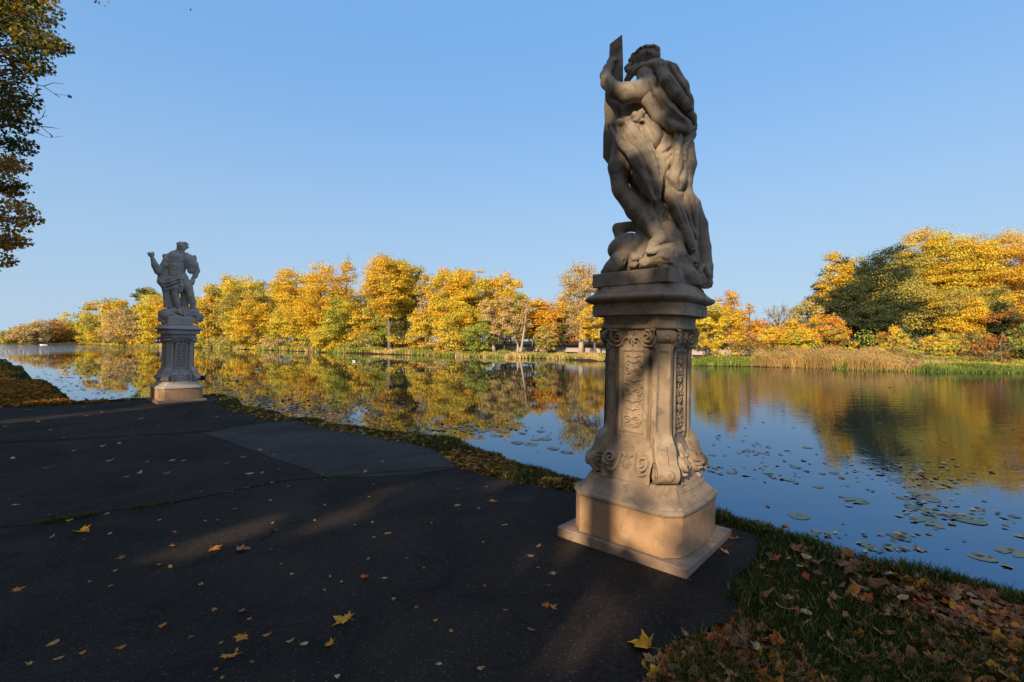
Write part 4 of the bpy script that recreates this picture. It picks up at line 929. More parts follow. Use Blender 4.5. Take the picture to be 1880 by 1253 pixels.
FT = [
 # u, top, width, back, palette, label, options
 (22,607,40,30,'olive','hazy olive tree at the extreme far left of the lake',dict(name='distant_tree')),
 (48,600,50,24,'tan','faint tan tree far off, left of the rust brown thicket',dict(name='distant_tree')),
 (84,590,78,8,'rust','low rust brown rounded thicket at the distant left shore',dict(name='rust_tree',base=.02,mixp=('amber',.3))),
 (66,588,50,22,'tan','pinkish tan bare crown rising behind the rust brown thicket',dict(name='rust_tree',density=.6)),
 (142,571,62,8,'yellow','first golden tree right of the gap beside the rust brown thicket',dict(mixp=('olive',.35),base=.02)),
 (170,577,50,6,'yellow','small yellow tree between two taller trees on the left far shore',dict(base=.02,mixp=('lime',.3))),
 (194,546,66,16,'olive','olive topped tree standing above its neighbours on the left far shore',dict(mixp=('gold',.5))),
 (228,553,64,18,'gold','orange tipped tree behind the pale tan willow on the left',dict(mixp=('gold',.4))),
 (236,568,78,4,'tan','pale tan feathery willow left of the small statue',dict(base=.02,name='willow_tree',mixp=('gold',.2))),
 (268,528,50,22,'green','dusky green crown showing just left of the small statue',dict(mixp=('olive',.5))),
 (290,541,62,8,'yellow','bright yellow tree directly behind the left pedestal edge',dict(mixp=('gold',.4),base=.04)),
 (330,535,80,12,'gold','golden tree hidden behind the small statue',dict(mixp=('olive',.3))),
 (376,536,66,5,'gold','golden tree just right of the small statue',dict(base=.03,mixp=('yellow',.4))),
 (412,505,76,16,'olive','tall olive gold tree, first high crown right of the small statue',dict(mixp=('gold',.45))),
 (448,503,80,10,'yellow','broad yellow tree with leaning pale limbs',dict(mixp=('olive',.45),bark='pale',trunk_r=.32,stems=2)),
 (488,505,72,14,'olive','grey green tree with a pale forked trunk',dict(mixp=('gold',.35),bark='pale',trunk_r=.35)),
 (470,560,80,2,'gold','low golden tree overhanging the water in front of the pale forked trunk',dict(base=.02,mixp=('lime',.25))),
 (545,492,92,8,'gold','big golden tree with dense billowing crown, left one of the pair',dict(mixp=('yellow',.35),base=.04)),
 (592,488,86,10,'gold','big golden amber tree with dense billowing crown, right one of the pair',dict(mixp=('gold',.5),base=.05)),
 (540,560,80,3,'yellow','low lemon yellow tree spreading under the big golden tree',dict(base=.02,mixp=('lime',.2))),
 (636,480,46,14,'amber','thin half bare tree with reddish twigs above the golden canopy',dict(shape='column',density=.42,twigs=10)),
 (632,545,70,5,'yellow','yellow tree left of the tall twin dark trunks',dict(base=.03,mixp=('lime',.4))),
 (604,590,60,1,'yellow','low yellow tree touching the water left of the twin dark trunks',dict(base=.02,mixp=('lime',.3))),
 (668,560,50,8,'gold','modest golden tree filling the gap beside the tall twin trunks',dict(mixp=('lime',.3))),
 (716,470,88,6,'gold','tallest gold tree of the middle shore on twin dark trunks',dict(mixp=('yellow',.25),base=.34,stems=2,trunk_r=.45)),
 (748,475,66,16,'olive','olive crown peeping out behind the tallest gold tree',dict(mixp=('gold',.3),base=.3)),
 (716,575,80,12,'lime','shaded green gold undergrowth tree behind the twin trunks',dict(base=.02,mixp=('olive',.4))),
 (783,505,50,7,'tan','slim pale tree with sparse tan leaves and a white trunk',dict(shape='column',density=.5,bark='pale',base=.2,twigs=6,mixp=('gold',.4))),
 (776,570,62,5,'yellow','low yellow tree between the twin trunks and the white trunk',dict(base=.04,mixp=('gold',.3))),
 (826,494,82,7,'gold','broad golden tree, left half of the highest central canopy',dict(mixp=('yellow',.45),base=.26)),
 (868,491,76,9,'gold','gold tree, right half of the highest central canopy',dict(mixp=('yellow',.5),base=.28)),
 (838,572,80,4,'yellow','low yellow tree under the highest central canopy',dict(base=.1,mixp=('gold',.5))),
 (880,585,60,3,'lime','low lime green tree under the right half of the central canopy',dict(base=.08,mixp=('green',.3))),
 (926,504,78,12,'gold','orange gold tree behind the pale feathery willows',dict(base=.25,mixp=('yellow',.35))),
 (908,538,50,4,'tan','pale feathery willow on a straight light trunk, left one of two',dict(name='willow_tree',density=.8,bark='pale',base=.22,trunk_r=.28,mixp=('yellow',.2))),
 (948,540,56,4,'tan','greenish tan willow on a forked light trunk, right one of two',dict(name='willow_tree',density=.85,bark='pale',base=.2,stems=2,trunk_r=.25,mixp=('lime',.3))),
 (980,545,52,7,'orange','orange gold tree between the willow and the dark orange tree',dict(base=.25,mixp=('gold',.5))),
 (1012,556,76,9,'orange','deep orange domed tree left of the tan poplar',dict(mixp=('rust',.3),base=.24)),
 (1003,596,42,4,'olive','small pale olive willow bush tree in front of the deep orange dome',dict(name='willow_tree',base=.15,mixp=('tan',.4))),
 (1035,590,56,10,'rust','dark brown tree in the shade of the deep orange dome',dict(base=.22,mixp=('green',.4))),
 (1066,484,82,8,'tan','tall thin tan poplar beside the large pedestal',dict(name='poplar_tree',density=.66,base=.16,twigs=14,bark='pale',trunk_r=.4,mixp=('gold',.15))),
 (1092,560,60,6,'gold','golden lower tree half hidden by the large pedestal',dict(mixp=('tan',.4),base=.24)),
 (1150,560,80,10,'amber','amber tree hidden behind the large pedestal, left of the shaft centre',dict()),
 (1215,555,80,10,'gold','golden tree hidden behind the large pedestal shaft',dict()),
 (1300,545,58,6,'yellow','yellow tree touching the right edge of the large pedestal',dict(mixp=('olive',.3),base=.1,density=.9)),
 (1332,532,68,8,'gold','yellow tree with a pinkish thinning top right of the large pedestal',dict(mixp=('pink',.35),base=.14,twigs=6,density=.75,shape='egg')),
 (1378,541,44,9,'pink','slender pinkish orange larch with a pointed top',dict(shape='cone',density=.62,twigs=8,name='larch_tree',mixp=('orange',.4),ncl=40)),
 (1400,585,44,10,'orange','small orange tree at the foot of the pointed larch',dict(density=.7,mixp=('pink',.4))),
 (1428,560,60,14,'tan','nearly bare grey tree between larch and orange maples',dict(density=.06,twigs=26,name='bare_tree',ncl=40)),
 (1450,555,50,16,'tan','nearly bare twiggy tree leaning behind the spreading yellow bush',dict(density=.05,twigs=26,name='bare_tree',ncl=40)),
 (1420,600,58,6,'yellow','spreading yellow bush of a tree behind the tan reeds',dict(base=.04,mixp=('amber',.4),density=.8)),
 (1455,583,54,7,'amber','amber tree right of the spreading yellow bush tree',dict(mixp=('yellow',.4),density=.85)),
 (1482,552,60,12,'olive','rounded olive tan tree against the dark evergreen mass',dict(mixp=('tan',.5),density=.7)),
 (1515,577,72,6,'orange','pinkish orange maple in front of the dark green mass',dict(mixp=('pink',.4),base=.08)),
 (1478,606,54,4,'gold','low golden tree at the left foot of the pinkish orange maple',dict(base=.05,mixp=('lime',.3))),
 (1500,500,54,22,'dark','dark blue green spruce at the left end of the right wood',dict(shape='cone',name='spruce_tree',base=.05,density=1.2)),
 (1538,463,66,20,'gold','gold headed tree at the left end of the high right wood',dict(mixp=('dark',.42))),
 (1575,468,62,22,'olive','grey olive tree right of the gold headed tree',dict(mixp=('dark',.5))),
 (1562,520,90,16,'dark','dark green tree with deep shade under the gold headed tree',dict(base=.02,density=1.3)),
 (1612,464,84,18,'dark','large dark green tree in the middle of the right wood',dict(base=.03,density=1.1,clump=.25,mixp=('olive',.35))),
 (1640,438,80,20,'olive','tall olive gold tree over the dark middle of the right wood',dict(mixp=('dark',.6),base=.1)),
 (1520,540,70,15,'dark','dark green leafy tree low at the left end of the right wood',dict(base=.02,density=1.2)),
 (1600,560,90,11,'dark','deep shaded dark green tree standing right behind the reeds',dict(base=.02,density=1.2)),
 (1662,492,96,14,'dark','dark leafy tree low in front of the tall olive gold tree',dict(base=.02,shape='egg',mixp=('olive',.42),density=1.0,clump=.26)),
 (1694,422,84,19,'gold','high golden tree with a domed top in the right wood',dict(mixp=('olive',.4),base=.1)),
 (1742,422,88,18,'yellow','high yellow tree left of the frame corner wood',dict(mixp=('gold',.4),base=.1)),
 (1785,428,84,17,'yellow','broad pale yellow tree second from the right edge',dict(mixp=('gold',.45),base=.12)),
 (1750,530,100,13,'gold','lower yellow gold tree filling the right wood edge',dict(base=.03,mixp=('olive',.45))),
 (1812,520,70,14,'olive','olive tree in front of the broad pale yellow tree',dict(base=.05,mixp=('gold',.4))),
 (1848,424,90,17,'amber','tall amber tree at the right edge of the photograph',dict(mixp=('gold',.35),base=.14)),
 (1905,424,90,18,'orange','orange brown tree cut by the right edge of the frame',dict(mixp=('rust',.3),base=.1)),
 (1838,560,80,12,'dark','dark green understorey tree below the tall amber tree',dict(base=.02,mixp=('rust',.3))),
 (1722,612,60,8,'amber','low bright amber maple under the right wood',dict(base=.05,mixp=('yellow',.5))),
 (1640,600,50,9,'rust','low brown orange maple inside the dark right wood',dict(base=.05,mixp=('amber',.5))),
 (1784,612,60,8,'rust','low rust coloured maple right of the bright amber maple',dict(base=.05,mixp=('amber',.4))),
 (1875,598,50,6,'lime','bright green rounded shrub tree at the right edge',dict(base=.02,mixp=('green',.5))),
]
BK = {'pale': BARK_PALE}
for u, top, w, back, pal, label, kw in FT:
    kw = dict(kw); kw['bark'] = BK.get(kw.get('bark'), BARK); far_tree(u, top, w, back, pal, label, group='trees along the far shore', **kw)
# second line of wood behind them
rb = random.Random(12)
for i, u in enumerate(range(-60, 1960, 42)):
    if 1385 < u < 1470: continue
    top = np.interp(u, [0,60,140,250,420,600,720,860,960,1020,1100,1300,1360,1490,1560,1640,1900], [612,604,588,560,532,528,515,520,545,572,535,575,582,585,510,475,470])
    zone = 'left of the small statue' if u < 300 else 'between the two statues' if u < 1180 else 'right of the large statue'
    far_tree(u+rb.uniform(-10, 10), top+rb.uniform(-4, 16), 84, bank_at(u)*.13+17+rb.uniform(0, 8), rb.choice(['gold','olive','amber','yellow']) if u < 1480 else rb.choice(['dark','olive','green']),
             ' '.join(('rear row tree behind the '+min(FT, key=lambda t: abs(t[0]-u))[5].split(',')[0]).split()[:16]), group='rear row of trees '+zone, base=.02, seed=900+i, density=.55, name='rear_tree')
# shrubs at the waterline below the trees
for i, u in enumerate(list(range(120, 280, 22))+list(range(380, 700, 20))+list(range(740, 900, 24))+[1290,1345,1378,1395,1560,1590,1690,1810,1840]):
    D = bank_at(u)+2.2+rb.uniform(-.5, 2.5); x = (u-940)/FPX*D; h = rb.uniform(1.4, 3.2)*(.7+D/160); zb = ground_at(x, D)-.05; pal = rb.choice(['lime','gold','olive','yellow','tan'] if u < 1300 else ['lime','gold','rust','green'])
    col = {'lime':'lime green','gold':'golden','olive':'olive','yellow':'yellow','tan':'tan','rust':'rust brown','green':'green'}[pal]; zone = 'left of the small statue' if u < 300 else 'between the two statues' if u < 1180 else 'on the right shore'
    tree('shrub', x, D, zb, h, h*.95, pal, ' '.join((f'low {col} shrub below the '+min(FT, key=lambda t: abs(t[0]-u))[5].split(',')[0]).split()[:16]), 'shrub', f'low {col} shrubs {zone}', 'round', .0, max(.09, 1.5*D/FPX), 700, 16, 400+i, trunk_r=.05)

# ------------------------------------------------------------------ shore growth
def blades(P, h, w, rg, tint, bend=.35, segs=1):
    n_ = len(P); a = rg.uniform(0, 2*np.pi, n_); t = np.stack([np.cos(a), np.sin(a), 0*a], -1)*w[:, None]
    a2 = rg.uniform(0, 2*np.pi, n_); bd = np.stack([np.cos(a2), np.sin(a2), 0*a2], -1)*(h*bend*rg.uniform(.2, 1.3, n_))[:, None]; up = np.zeros((n_, 3)); up[:, 2] = h
    mid = P+up*.55+bd*.35; top = P+up*(1-.12*bend)+bd
    V = np.stack([P-t, P+t, mid+t*.75, mid-t*.75, top], 1).reshape(-1, 3); i = np.arange(n_)[:, None]*5
    F = np.concatenate([i+np.array([[0,1,2,3]]), i+np.array([[3,2,4,4]])])
    return V, F, np.concatenate([tint, tint*1.1])
def blade_obj(name, V, F, t, **kw):
    F = np.asarray(F); q = F[:, 2] != F[:, 3]; 
    # second half are triangles
    faces4 = F[q]; faces3 = F[~q][:, :3]; me = bpy.data.meshes.new(name); V = V.astype(np.float32)
    me.vertices.add(len(V)); me.vertices.foreach_set('co', V.ravel()); m4, m3 = len(faces4), len(faces3)
    me.loops.add(m4*4+m3*3); me.loops.foreach_set('vertex_index', np.concatenate([faces4.ravel(), faces3.ravel()]).astype(np.int32)); me.polygons.add(m4+m3)
    me.polygons.foreach_set('loop_start', np.concatenate([np.arange(m4)*4, m4*4+np.arange(m3)*3]).astype(np.int32)); me.update(calc_edges=True)
    a = me.attributes.new('tint', 'FLOAT_COLOR', 'FACE'); c = np.ones((m4+m3, 4), np.float32); c[:, :3] = np.concatenate([t[q], t[~q]]).clip(.005, .9); a.data.foreach_set('color', c.ravel())
    me.materials.append(GRASS); o = link(bpy.data.objects.new(name, me)); return tag(o, **kw)
def along_bank(u0, u1, n_, d0, d1, rg):
    u = rg.uniform(u0, u1, n_); D = np.interp(u, [q[0] for q in BANK], [q[2] for q in BANK])+rg.uniform(d0-1.2, d1, n_); X = (u-940)/FPX*D
    P = np.stack([X, D], -1); s = lake_sd(P); ok = s < .5; P = P[ok]; z = ground_z(P); return np.c_[P, np.maximum(z, WATER_Z-.05)]
rg = np.random.default_rng(5)
P = along_bank(1378, 1690, 26000, .6, 6.5, rg); uu = 940+FPX*P[:,0]/P[:,1]
hh = (.72+.45*vnoise(P[:, :2], .45, 4)+.28*vnoise(P[:, :2], 1.8, 6)+.45*rg.random(len(P))).clip(.25)*np.interp(uu, [1375,1392,1420,1520,1600,1690], [.3,.9,1,1.0,.95,.6])*1.0
P = P[rg.random(len(P)) > -.25+.0*hh]; T = tints('tan', len(P), rg)*np.array([.80,.72,.66])*(1+.35*vnoise(P[:, :2], 1.2, 9))[:, None]; g_ = vnoise(P[:, :2], .9, 14) > .45; T[g_] = tints('olive', len(P), rg)[g_]*.7
V, F, T = blades(P, hh, rg.uniform(.010, .024, len(P)), rg, T, .45)
blade_obj('reeds', V, F, T, label='ragged belt of tan reeds along the right far shore', cat='reeds', kind='stuff')
k = rg.random(len(P)) < .30; Pp = P[k]+np.c_[rg.normal(0, .05, (k.sum(), 2)), hh[k]*.92]; N = rg.normal(size=Pp.shape); N[:, 2] *= .3; N /= np.linalg.norm(N, axis=1)[:, None]
V, F, T = leaf_faces(Pp, N, .075, rg, tints('tan', len(Pp), rg)*np.array([.75,.72,.78]), .4); tag(mesh_obj('reed_plumes', V, F, GRASS, col=T), 'brownish seed plumes topping the reed belt on the right far shore', 'reeds', kind='stuff')
parts = []
def shore_grass(u0, u1, n_, d0, d1, h, pals, w, name, label, bend=.5, seed=1):
    rg = np.random.default_rng(seed); P = along_bank(u0, u1, n_, d0, d1, rg); m = vnoise(P[:, :2], .35, seed); k = np.digitize(m+rg.normal(0, .25, len(P)), [-.15, .3])
    T = np.stack([tints(p, len(P), rg) for p in pals])[k, np.arange(len(P))]
    V, F, T = blades(P, h*(.7+.5*vnoise(P[:, :2], .8, seed+1)+.4*rg.random(len(P)))*np.clip(P[:, 1]/60, .8, 1.7), w*np.clip(P[:, 1]/50, .7, 3.5)*rg.uniform(.7, 1.3, len(P)), rg, T, bend)
    blade_obj(name, V, F, T, label=label, cat='grass', kind='stuff')
PAL['sedge'] = [(.13,.20,.035),(.19,.25,.045),(.09,.14,.03),(.26,.28,.06)]
shore_grass(1530, 1960, 16000, -.1, 1.9, .50, ['sedge','sedge','lime'], .035, 'sedge', 'bright green sedge fringe below the right wood', seed=3, bend=.9)
shore_grass(1262, 1385, 5000, .1, 2.4, .55, ['sedge','lime','sedge'], .035, 'shore_grass', 'green grass clumps right of the large pedestal shaft', seed=6)
shore_grass(520, 1110, 26000, .1, 4.2, .50, ['lime','sedge','tan'], .045, 'shore_grass', 'pale green grass strip along the middle far shore', seed=8)
shore_grass(100, 525, 12000, .2, 6, .6, ['tan','lime','olive'], .045, 'shore_grass', 'yellowish grass strip along the left far shore', seed=9)
shore_grass(1600, 1960, 9000, 1.5, 12, .45, ['tan','olive','lime'], .04, 'meadow_grass', 'dry grass rising between the sedge and the right wood', seed=12)
# low pale wall seen between the trunks
m_wall = m_stone('pale_wall_render', (.42,.37,.33), (.52,.46,.42), (.3,.25,.2), 0, .4)
def wall(us, back, z0, h, label):
    mb = MB(); pts = []
    for u in us: D = bank_at(u)+back; pts.append(((u-940)/FPX*D, D))
    root = None
    for (x0, y0), (x1, y1) in zip(pts[:-1], pts[1:]):
        e = Vector((x1-x0, y1-y0, 0)).normalized(); nrm = Vector((-e.y, e.x, 0))*.14
        a = Vector((x0, y0, 0)); b_ = Vector((x1, y1, 0)); L = (b_-a).length
        V = [a-nrm, b_-nrm, b_+nrm, a+nrm]; zz = [Vector((0,0,z0)), Vector((0,0,z0+h))]
        mb.add([v+q for q in zz for v in V], [[0,3,2,1],[4,5,6,7],[0,1,5,4],[1,2,6,5],[2,3,7,6],[3,0,4,7]])
        n2 = nrm*1.35; V = [a-n2, b_-n2, b_+n2, a+n2]; zz = [Vector((0,0,z0+h+.001)), Vector((0,0,z0+h+.07))]
        mb.add([v+q for q in zz for v in V], [[0,3,2,1],[4,5,6,7],[0,1,5,4],[1,2,6,5],[2,3,7,6],[3,0,4,7]])
    tag(mb.build('low_wall', m_wall), label, 'wall')
wall([930, 1000, 1060, 1120], 9, .1, .5, 'low pale wall glimpsed between trunks left of the large pedestal')
wall([1255, 1310, 1360, 1420], 8, .1, .5, 'low pale wall behind the thin trunks right of the large pedestal')
# ------------------------------------------------------------------ the avenue of trees behind the camera that shades the path, with gaps cut along the sun's rays for chosen light pools
def on(u, v, D): return ((u-940)/FPX*D, D, EYE+(626-v)/FPX*D)
GAPS = []
def gap(p, r): GAPS.append((p, r+.10 if p[2] == 0 else r*1.4+.085 if p[2] < 1.1 or p[1] > 6 else r*1.3+.105))
for u, v, r in ((625,955,.13),(432,985,.11),(398,1000,.10),(455,965,.07),(930,882,.14),(972,905,.09),(1000,1055,.10),(1045,1115,.08),(1120,1150,.08),(1060,1185,.07),(985,1010,.08),(1085,1140,.10),(1020,1175,.08),(700,905,.07),(320,1010,.08),
                (30,773,.32),(90,766,.35),(160,760,.32),(235,752,.28),(60,700,.5),(150,735,.3),(1040,770,.0)):
    if r: q = G(u, v); gap((q[0], q[1], 0), r)
for u, v, D, r in ((1068,930,3.75,.10),(1072,985,3.75,.08),(1050,1000,3.7,.06),(1092,925,3.6,.11),(1130,960,3.5,.10),(1165,985,3.42,.08),(1118,880,3.5,.08),(1150,855,3.45,.09),(1100,850,3.5,.08),(1226,970,3.3,.07),(1226,900,3.35,.07),(1215,840,3.35,.09),(1195,800,3.4,.07),
                   (1222,770,3.5,.08),(1220,720,3.5,.04),(1127,740,3.6,.05),(1128,690,3.6,.04),(1160,780,3.55,.06),(1163,700,3.6,.035),(1160,622,3.6,.05),(1218,612,3.5,.035),(1262,880,3.5,.10),(1262,700,3.7,.05),(1255,840,3.5,.06),(1265,960,3.5,.05),
                   (1100,1010,3.5,.08),(1220,1045,3.3,.06),(1320,1000,3.6,.05),
                   (1112,150,3.75,.075),(1186,245,3.8,.085),(1146,243,3.7,.07),(1226,292,3.75,.10),(1186,192,3.75,.055),(1258,366,3.85,.05),(1145,462,3.75,.045),(1198,466,3.7,.045),(1215,415,3.8,.03),
                   (300,730,12.2,.25),(335,728,12.3,.28),(362,725,12.5,.22),(345,700,12.4,.0)):
    if r: gap(on(u, v, D), r)
GAPS_P = np.array([g[0] for g in GAPS]); GAPS_R = np.array([g[1] for g in GAPS])
def keep_gaps(P):
    ok = np.ones(len(P), bool)
    for p, r in zip(GAPS_P, GAPS_R):
        d = P-p; t = d@SUN; q = np.linalg.norm(d-t[:, None]*SUN, axis=1); ok &= ~((t > 0) & (q < r+.05*vnoise(P, 2.0, 3)))
    return ok
PERP = np.array([.88, -.47]); rk = random.Random(2)
for row, (L, hgt, base, ks) in enumerate(((9.0, 13.5, .17, np.arange(-46, 8, 5.0)), (15.5, 16, .2, np.arange(-52, 12, 6.0)))):
    for i, k in enumerate(ks):
        p = SH*(L+rk.uniform(-.8, .8))+PERP*(k+rk.uniform(-.6, .6))
        tree('avenue_tree', p[0], p[1], -.02, hgt*rk.uniform(.93, 1.08), 3.9, rk.choice(['rust','olive','amber','green']), 'tall maple of the avenue behind the viewer, shading the path', 'tree', 'avenue trees behind the path',
             'round', base, .17, 12500, 80, 700+i+50*row, BARK_DARK, .26, keep=keep_gaps, clump=.26)

# ------------------------------------------------------------------ the tree whose boughs hang in at the upper left
def near_tree():
    rg = np.random.default_rng(77); rr = random.Random(77); X0, Y0, ZB = -16.6, 11.4, 0.0
    root = empty('maple_tree', (X0, Y0, ZB)); tag(root, 'near maple at the upper left, boughs of green, gold and rust leaves hanging in', 'tree')
    cl = []
    for u, v, r, pal in ((5,25,.55,'G'),(45,30,.5,'G'),(85,75,.34,'G'),(112,86,.22,'G'),(60,75,.42,'G'),(20,85,.5,'D'),(40,118,.42,'D'),(72,122,.25,'G'),(15,150,.45,'D'),(40,185,.32,'D'),(10,205,.42,'D'),(35,225,.3,'D'),(12,255,.4,'D'),(38,268,.3,'D'),
                         (0,300,.4,'R'),(25,300,.28,'R'),(8,340,.34,'R'),(28,345,.26,'D'),(10,380,.38,'R'),(45,385,.25,'R'),(58,402,.2,'R'),(25,415,.3,'R'),(5,445,.34,'R'),(32,442,.22,'R'),(8,478,.2,'R'),(75,12,.35,'G'),(20,-10,.5,'G'),(60,-30,.5,'G'),(-30,10,.6,'G')):
        D = 11.3+rr.uniform(-.8, .8); cl.append((np.array(on(u, v, D)), r, pal))
        if rr.random() < .7: D = 12.3+rr.uniform(-.3, .8); cl.append((np.array(on(u-18, v+4, D)), r, pal))
    for _ in range(75):          # the rest of the crown, outside the frame
        a = rr.uniform(0, 6.28); q = rr.uniform(0, 1); z = 3.4+11*q; rx = 3.9*math.sqrt(max(.1, 1-(2*q-.9)**2*.8)); p = np.array([X0+rx*math.cos(a)*rr.uniform(.6,1), Y0+rx*math.sin(a)*rr.uniform(.6,1), z])
        if 940+FPX*(p[0]+1.7)/p[1] > -5: continue
        cl.append((p, rr.uniform(.75, 1.25), 'R' if z < 6 else 'D' if z < 8 else 'G'))
    Vs = []; Fs = []; Ts = []; b0 = 0
    for p, r, pal in cl:
        n_ = int(1350*r**1.6*(1.9 if r > .68 else 1)); d = rg.normal(size=(n_, 3)); d /= np.linalg.norm(d, axis=1)[:, None]; P = p+d*(r*rg.uniform(.1, 1, n_)**.5*1.05)[:, None]*np.array([1.3,1.1,.75])
        N = d*.4+rg.normal(size=d.shape)*.7+np.array([0,0,.5]); N /= np.linalg.norm(N, axis=1)[:, None]
        t = {'G': tints('gold', n_, rg), 'D': tints('green', n_, rg)*.8, 'R': tints('rust', n_, rg)}[pal]; sw = rg.random(n_) < .22; t[sw] = tints('rust' if pal != 'R' else 'amber', n_, rg)[sw]
        if pal == 'G': sw = rg.random(n_) < .55; t[sw] = tints('green', n_, rg)[sw]
        t = t*(.62 if pal == 'G' else .9 if pal == 'R' else .7)  # tints lowered to put the boughs' shade into the leaf colour
        V, F, t = leaf_faces(P, N, .043, rg, t, .75); Vs.append(V); Fs.append(F+b0); Ts.append(t); b0 += len(V)
    mesh_obj('crown', np.concatenate(Vs)-np.array([X0, Y0, ZB]), np.concatenate(Fs), LEAF, root, col=np.concatenate(Ts))
    mb = MB(); mb.tube([(0,0,-.4),(0.05,0,.3),(.15,-.1,3),(.0,.1,6),(.3,0,9),(.2,.1,12.5)], [.42,.33,.27,.22,.14,.04], 10)
    for p, r, pal in cl:
        q = Vector(p)-Vector((X0, Y0, ZB)); z0 = max(2.4, min(11, q.z*.75+.3)); s0 = Vector((.12, 0, z0)); m_ = s0.lerp(q, .55)+Vector((rr.uniform(-.3,.3), rr.uniform(-.3,.3), .35))
        mb.tube([s0, s0.lerp(m_, .5)+Vector((0,0,.12)), m_, m_.lerp(q, .6)+Vector((0,0,.06)), q], [.06,.045,.03,.018,.006], 5)
    def twig(pts, r0=.012):
        P = [Vector(on(*p))-Vector((X0, Y0, ZB)) for p in pts]; mb.tube(P, [r0*(1-.75*i/(len(P)-1)) for i in range(len(P))], 4)
    for pts in ([(20,150,11.2),(55,152,11.2),(80,158,11.1),(100,172,11.1),(128,176,11.1)],[(80,158,11.1),(98,152,11.1),(118,154,11.1)],[(100,172,11.1),(112,180,11.2)],[(70,156,11.1),(62,172,11.1),(78,174,11.1)],
                [(30,225,11.2),(60,228,11.2),(75,232,11.2),(98,252,11.1),(115,250,11.1)],[(60,228,11.2),(78,215,11.2),(88,212,11.2)],[(75,232,11.2),(95,234,11.2),(108,236,11.1)],[(50,228,11.2),(70,245,11.2),(90,253,11.2)],[(78,215,11.2),(84,200,11.2)],
                [(60,110,11.2),(85,120,11.1),(90,128,11.1)],[(60,50,11.2),(95,40,11.2),(118,48,11.1)],[(60,-30,11),(120,-30,11),(165,-12,10.9),(182,4,10.9)]): twig(pts)
    mb.build('trunk', BARK_DARK, root, smooth=True)
    P = np.array([on(u, v, 11.1) for u, v in ((104,47),(120,50),(100,40),(176,2),(184,6),(191,9),(197,2),(172,-6),(127,177),(97,250),(70,172))])
    P = np.repeat(P, 2, 0)+rg.normal(0, .02, (22, 3)); V, F, t = leaf_faces(P, rg.normal(size=P.shape)/1.6, .045, rg, tints('rust', len(P), rg)*.6, .7)
    mesh_obj('hanging_leaves', V-np.array([X0, Y0, ZB]), F, LEAF, root, col=t)
near_tree()

# ------------------------------------------------------------------ grass on the near bank
def visible_ground(n_, rg, v0=657, v1=1330, u0=-60, u1=1960, gamma=1.0):
    u = rg.uniform(u0, u1, n_); v = v0+(v1-v0)*rg.random(n_)**gamma; Y = EYE*FPX/(v-626); return np.stack([(u-940)/FPX*Y, Y], -1)
rg = np.random.default_rng(31)
P = np.concatenate([visible_ground(330000, rg), visible_ground(160000, rg, 700, 900, 380, 1400), visible_ground(120000, rg, 657, 760, -20, 300)])
w = rg.uniform(-1, 1, (90000, 2)); j = rg.integers(0, 20, 90000); SN = np.array(SHORE_NEAR); lerp = rg.random(90000)[:, None]; k = rg.integers(4, 24, 90000); P2 = SN[k]*(1-lerp)+SN[k+1]*lerp+w*np.array([.35,.35]); P = np.concatenate([P, P2])
sdp = poly_sd(P, PATH); sl = lake_sd(P); ok = (sdp < .03+.03*vnoise(P, 6, 2)) & (sl < .10) & (P[:, 1] > .7) & ((sdp < -.02) | (rg.random(len(P)) < .3)); P = P[ok]
thin = rg.random(len(P)) < np.clip(.62+.75*vnoise(P, 1.6, 11), .12, 1); P = P[thin]; zz = ground_z(P); r_ = np.hypot(P[:, 0], P[:, 1])
h = (.040+.030*vnoise(P, 2.2, 12)+.035*rg.random(len(P))).clip(.02)*(1+.03*r_); sl = lake_sd(P); h *= 1+.4*(sl > -.15); h *= np.interp(r_, [3.5, 6, 12, 30], [1, .62, .42, .5])
T = tints('green', len(P), rg)*np.array([.36,.42,.24]); dry = rg.random(len(P)) < .2; T[dry] = tints('tan', len(P), rg)[dry]*.5
V, F, T = blades(np.c_[P, zz-.004], h, (.0018+.00045*r_)*rg.uniform(.7, 1.4, len(P)), rg, T, .6)
blade_obj('bank_grass', V, F, T, label='dark green grass on the near lake bank and path verge', cat='grass', kind='stuff')
# tufts in the path joints
Pj = []
for Jt, a, b_ in ((joint1, .25, .75), (joint2, .55, 1.0), (joint1, .1, .22)):
    i = rg.integers(int(len(Jt)*a), int(len(Jt)*b_)-1, 1400); Pj.append(Jt[i]+rg.normal(0, .018, (1400, 2)))
Pj = np.concatenate(Pj); Pj = Pj[rg.random(len(Pj)) < np.clip(.4+1.2*vnoise(Pj, 2.5, 5), 0, 1)]
V, F, T = blades(np.c_[Pj, np.full(len(Pj), .012)], .012+.028*rg.random(len(Pj)), np.full(len(Pj), .003), rg, tints('green', len(Pj), rg)*.6, .8)
blade_obj('moss_and_grass', V, F, T, label='moss and grass tufts growing in the joints of the path', cat='moss', kind='stuff')

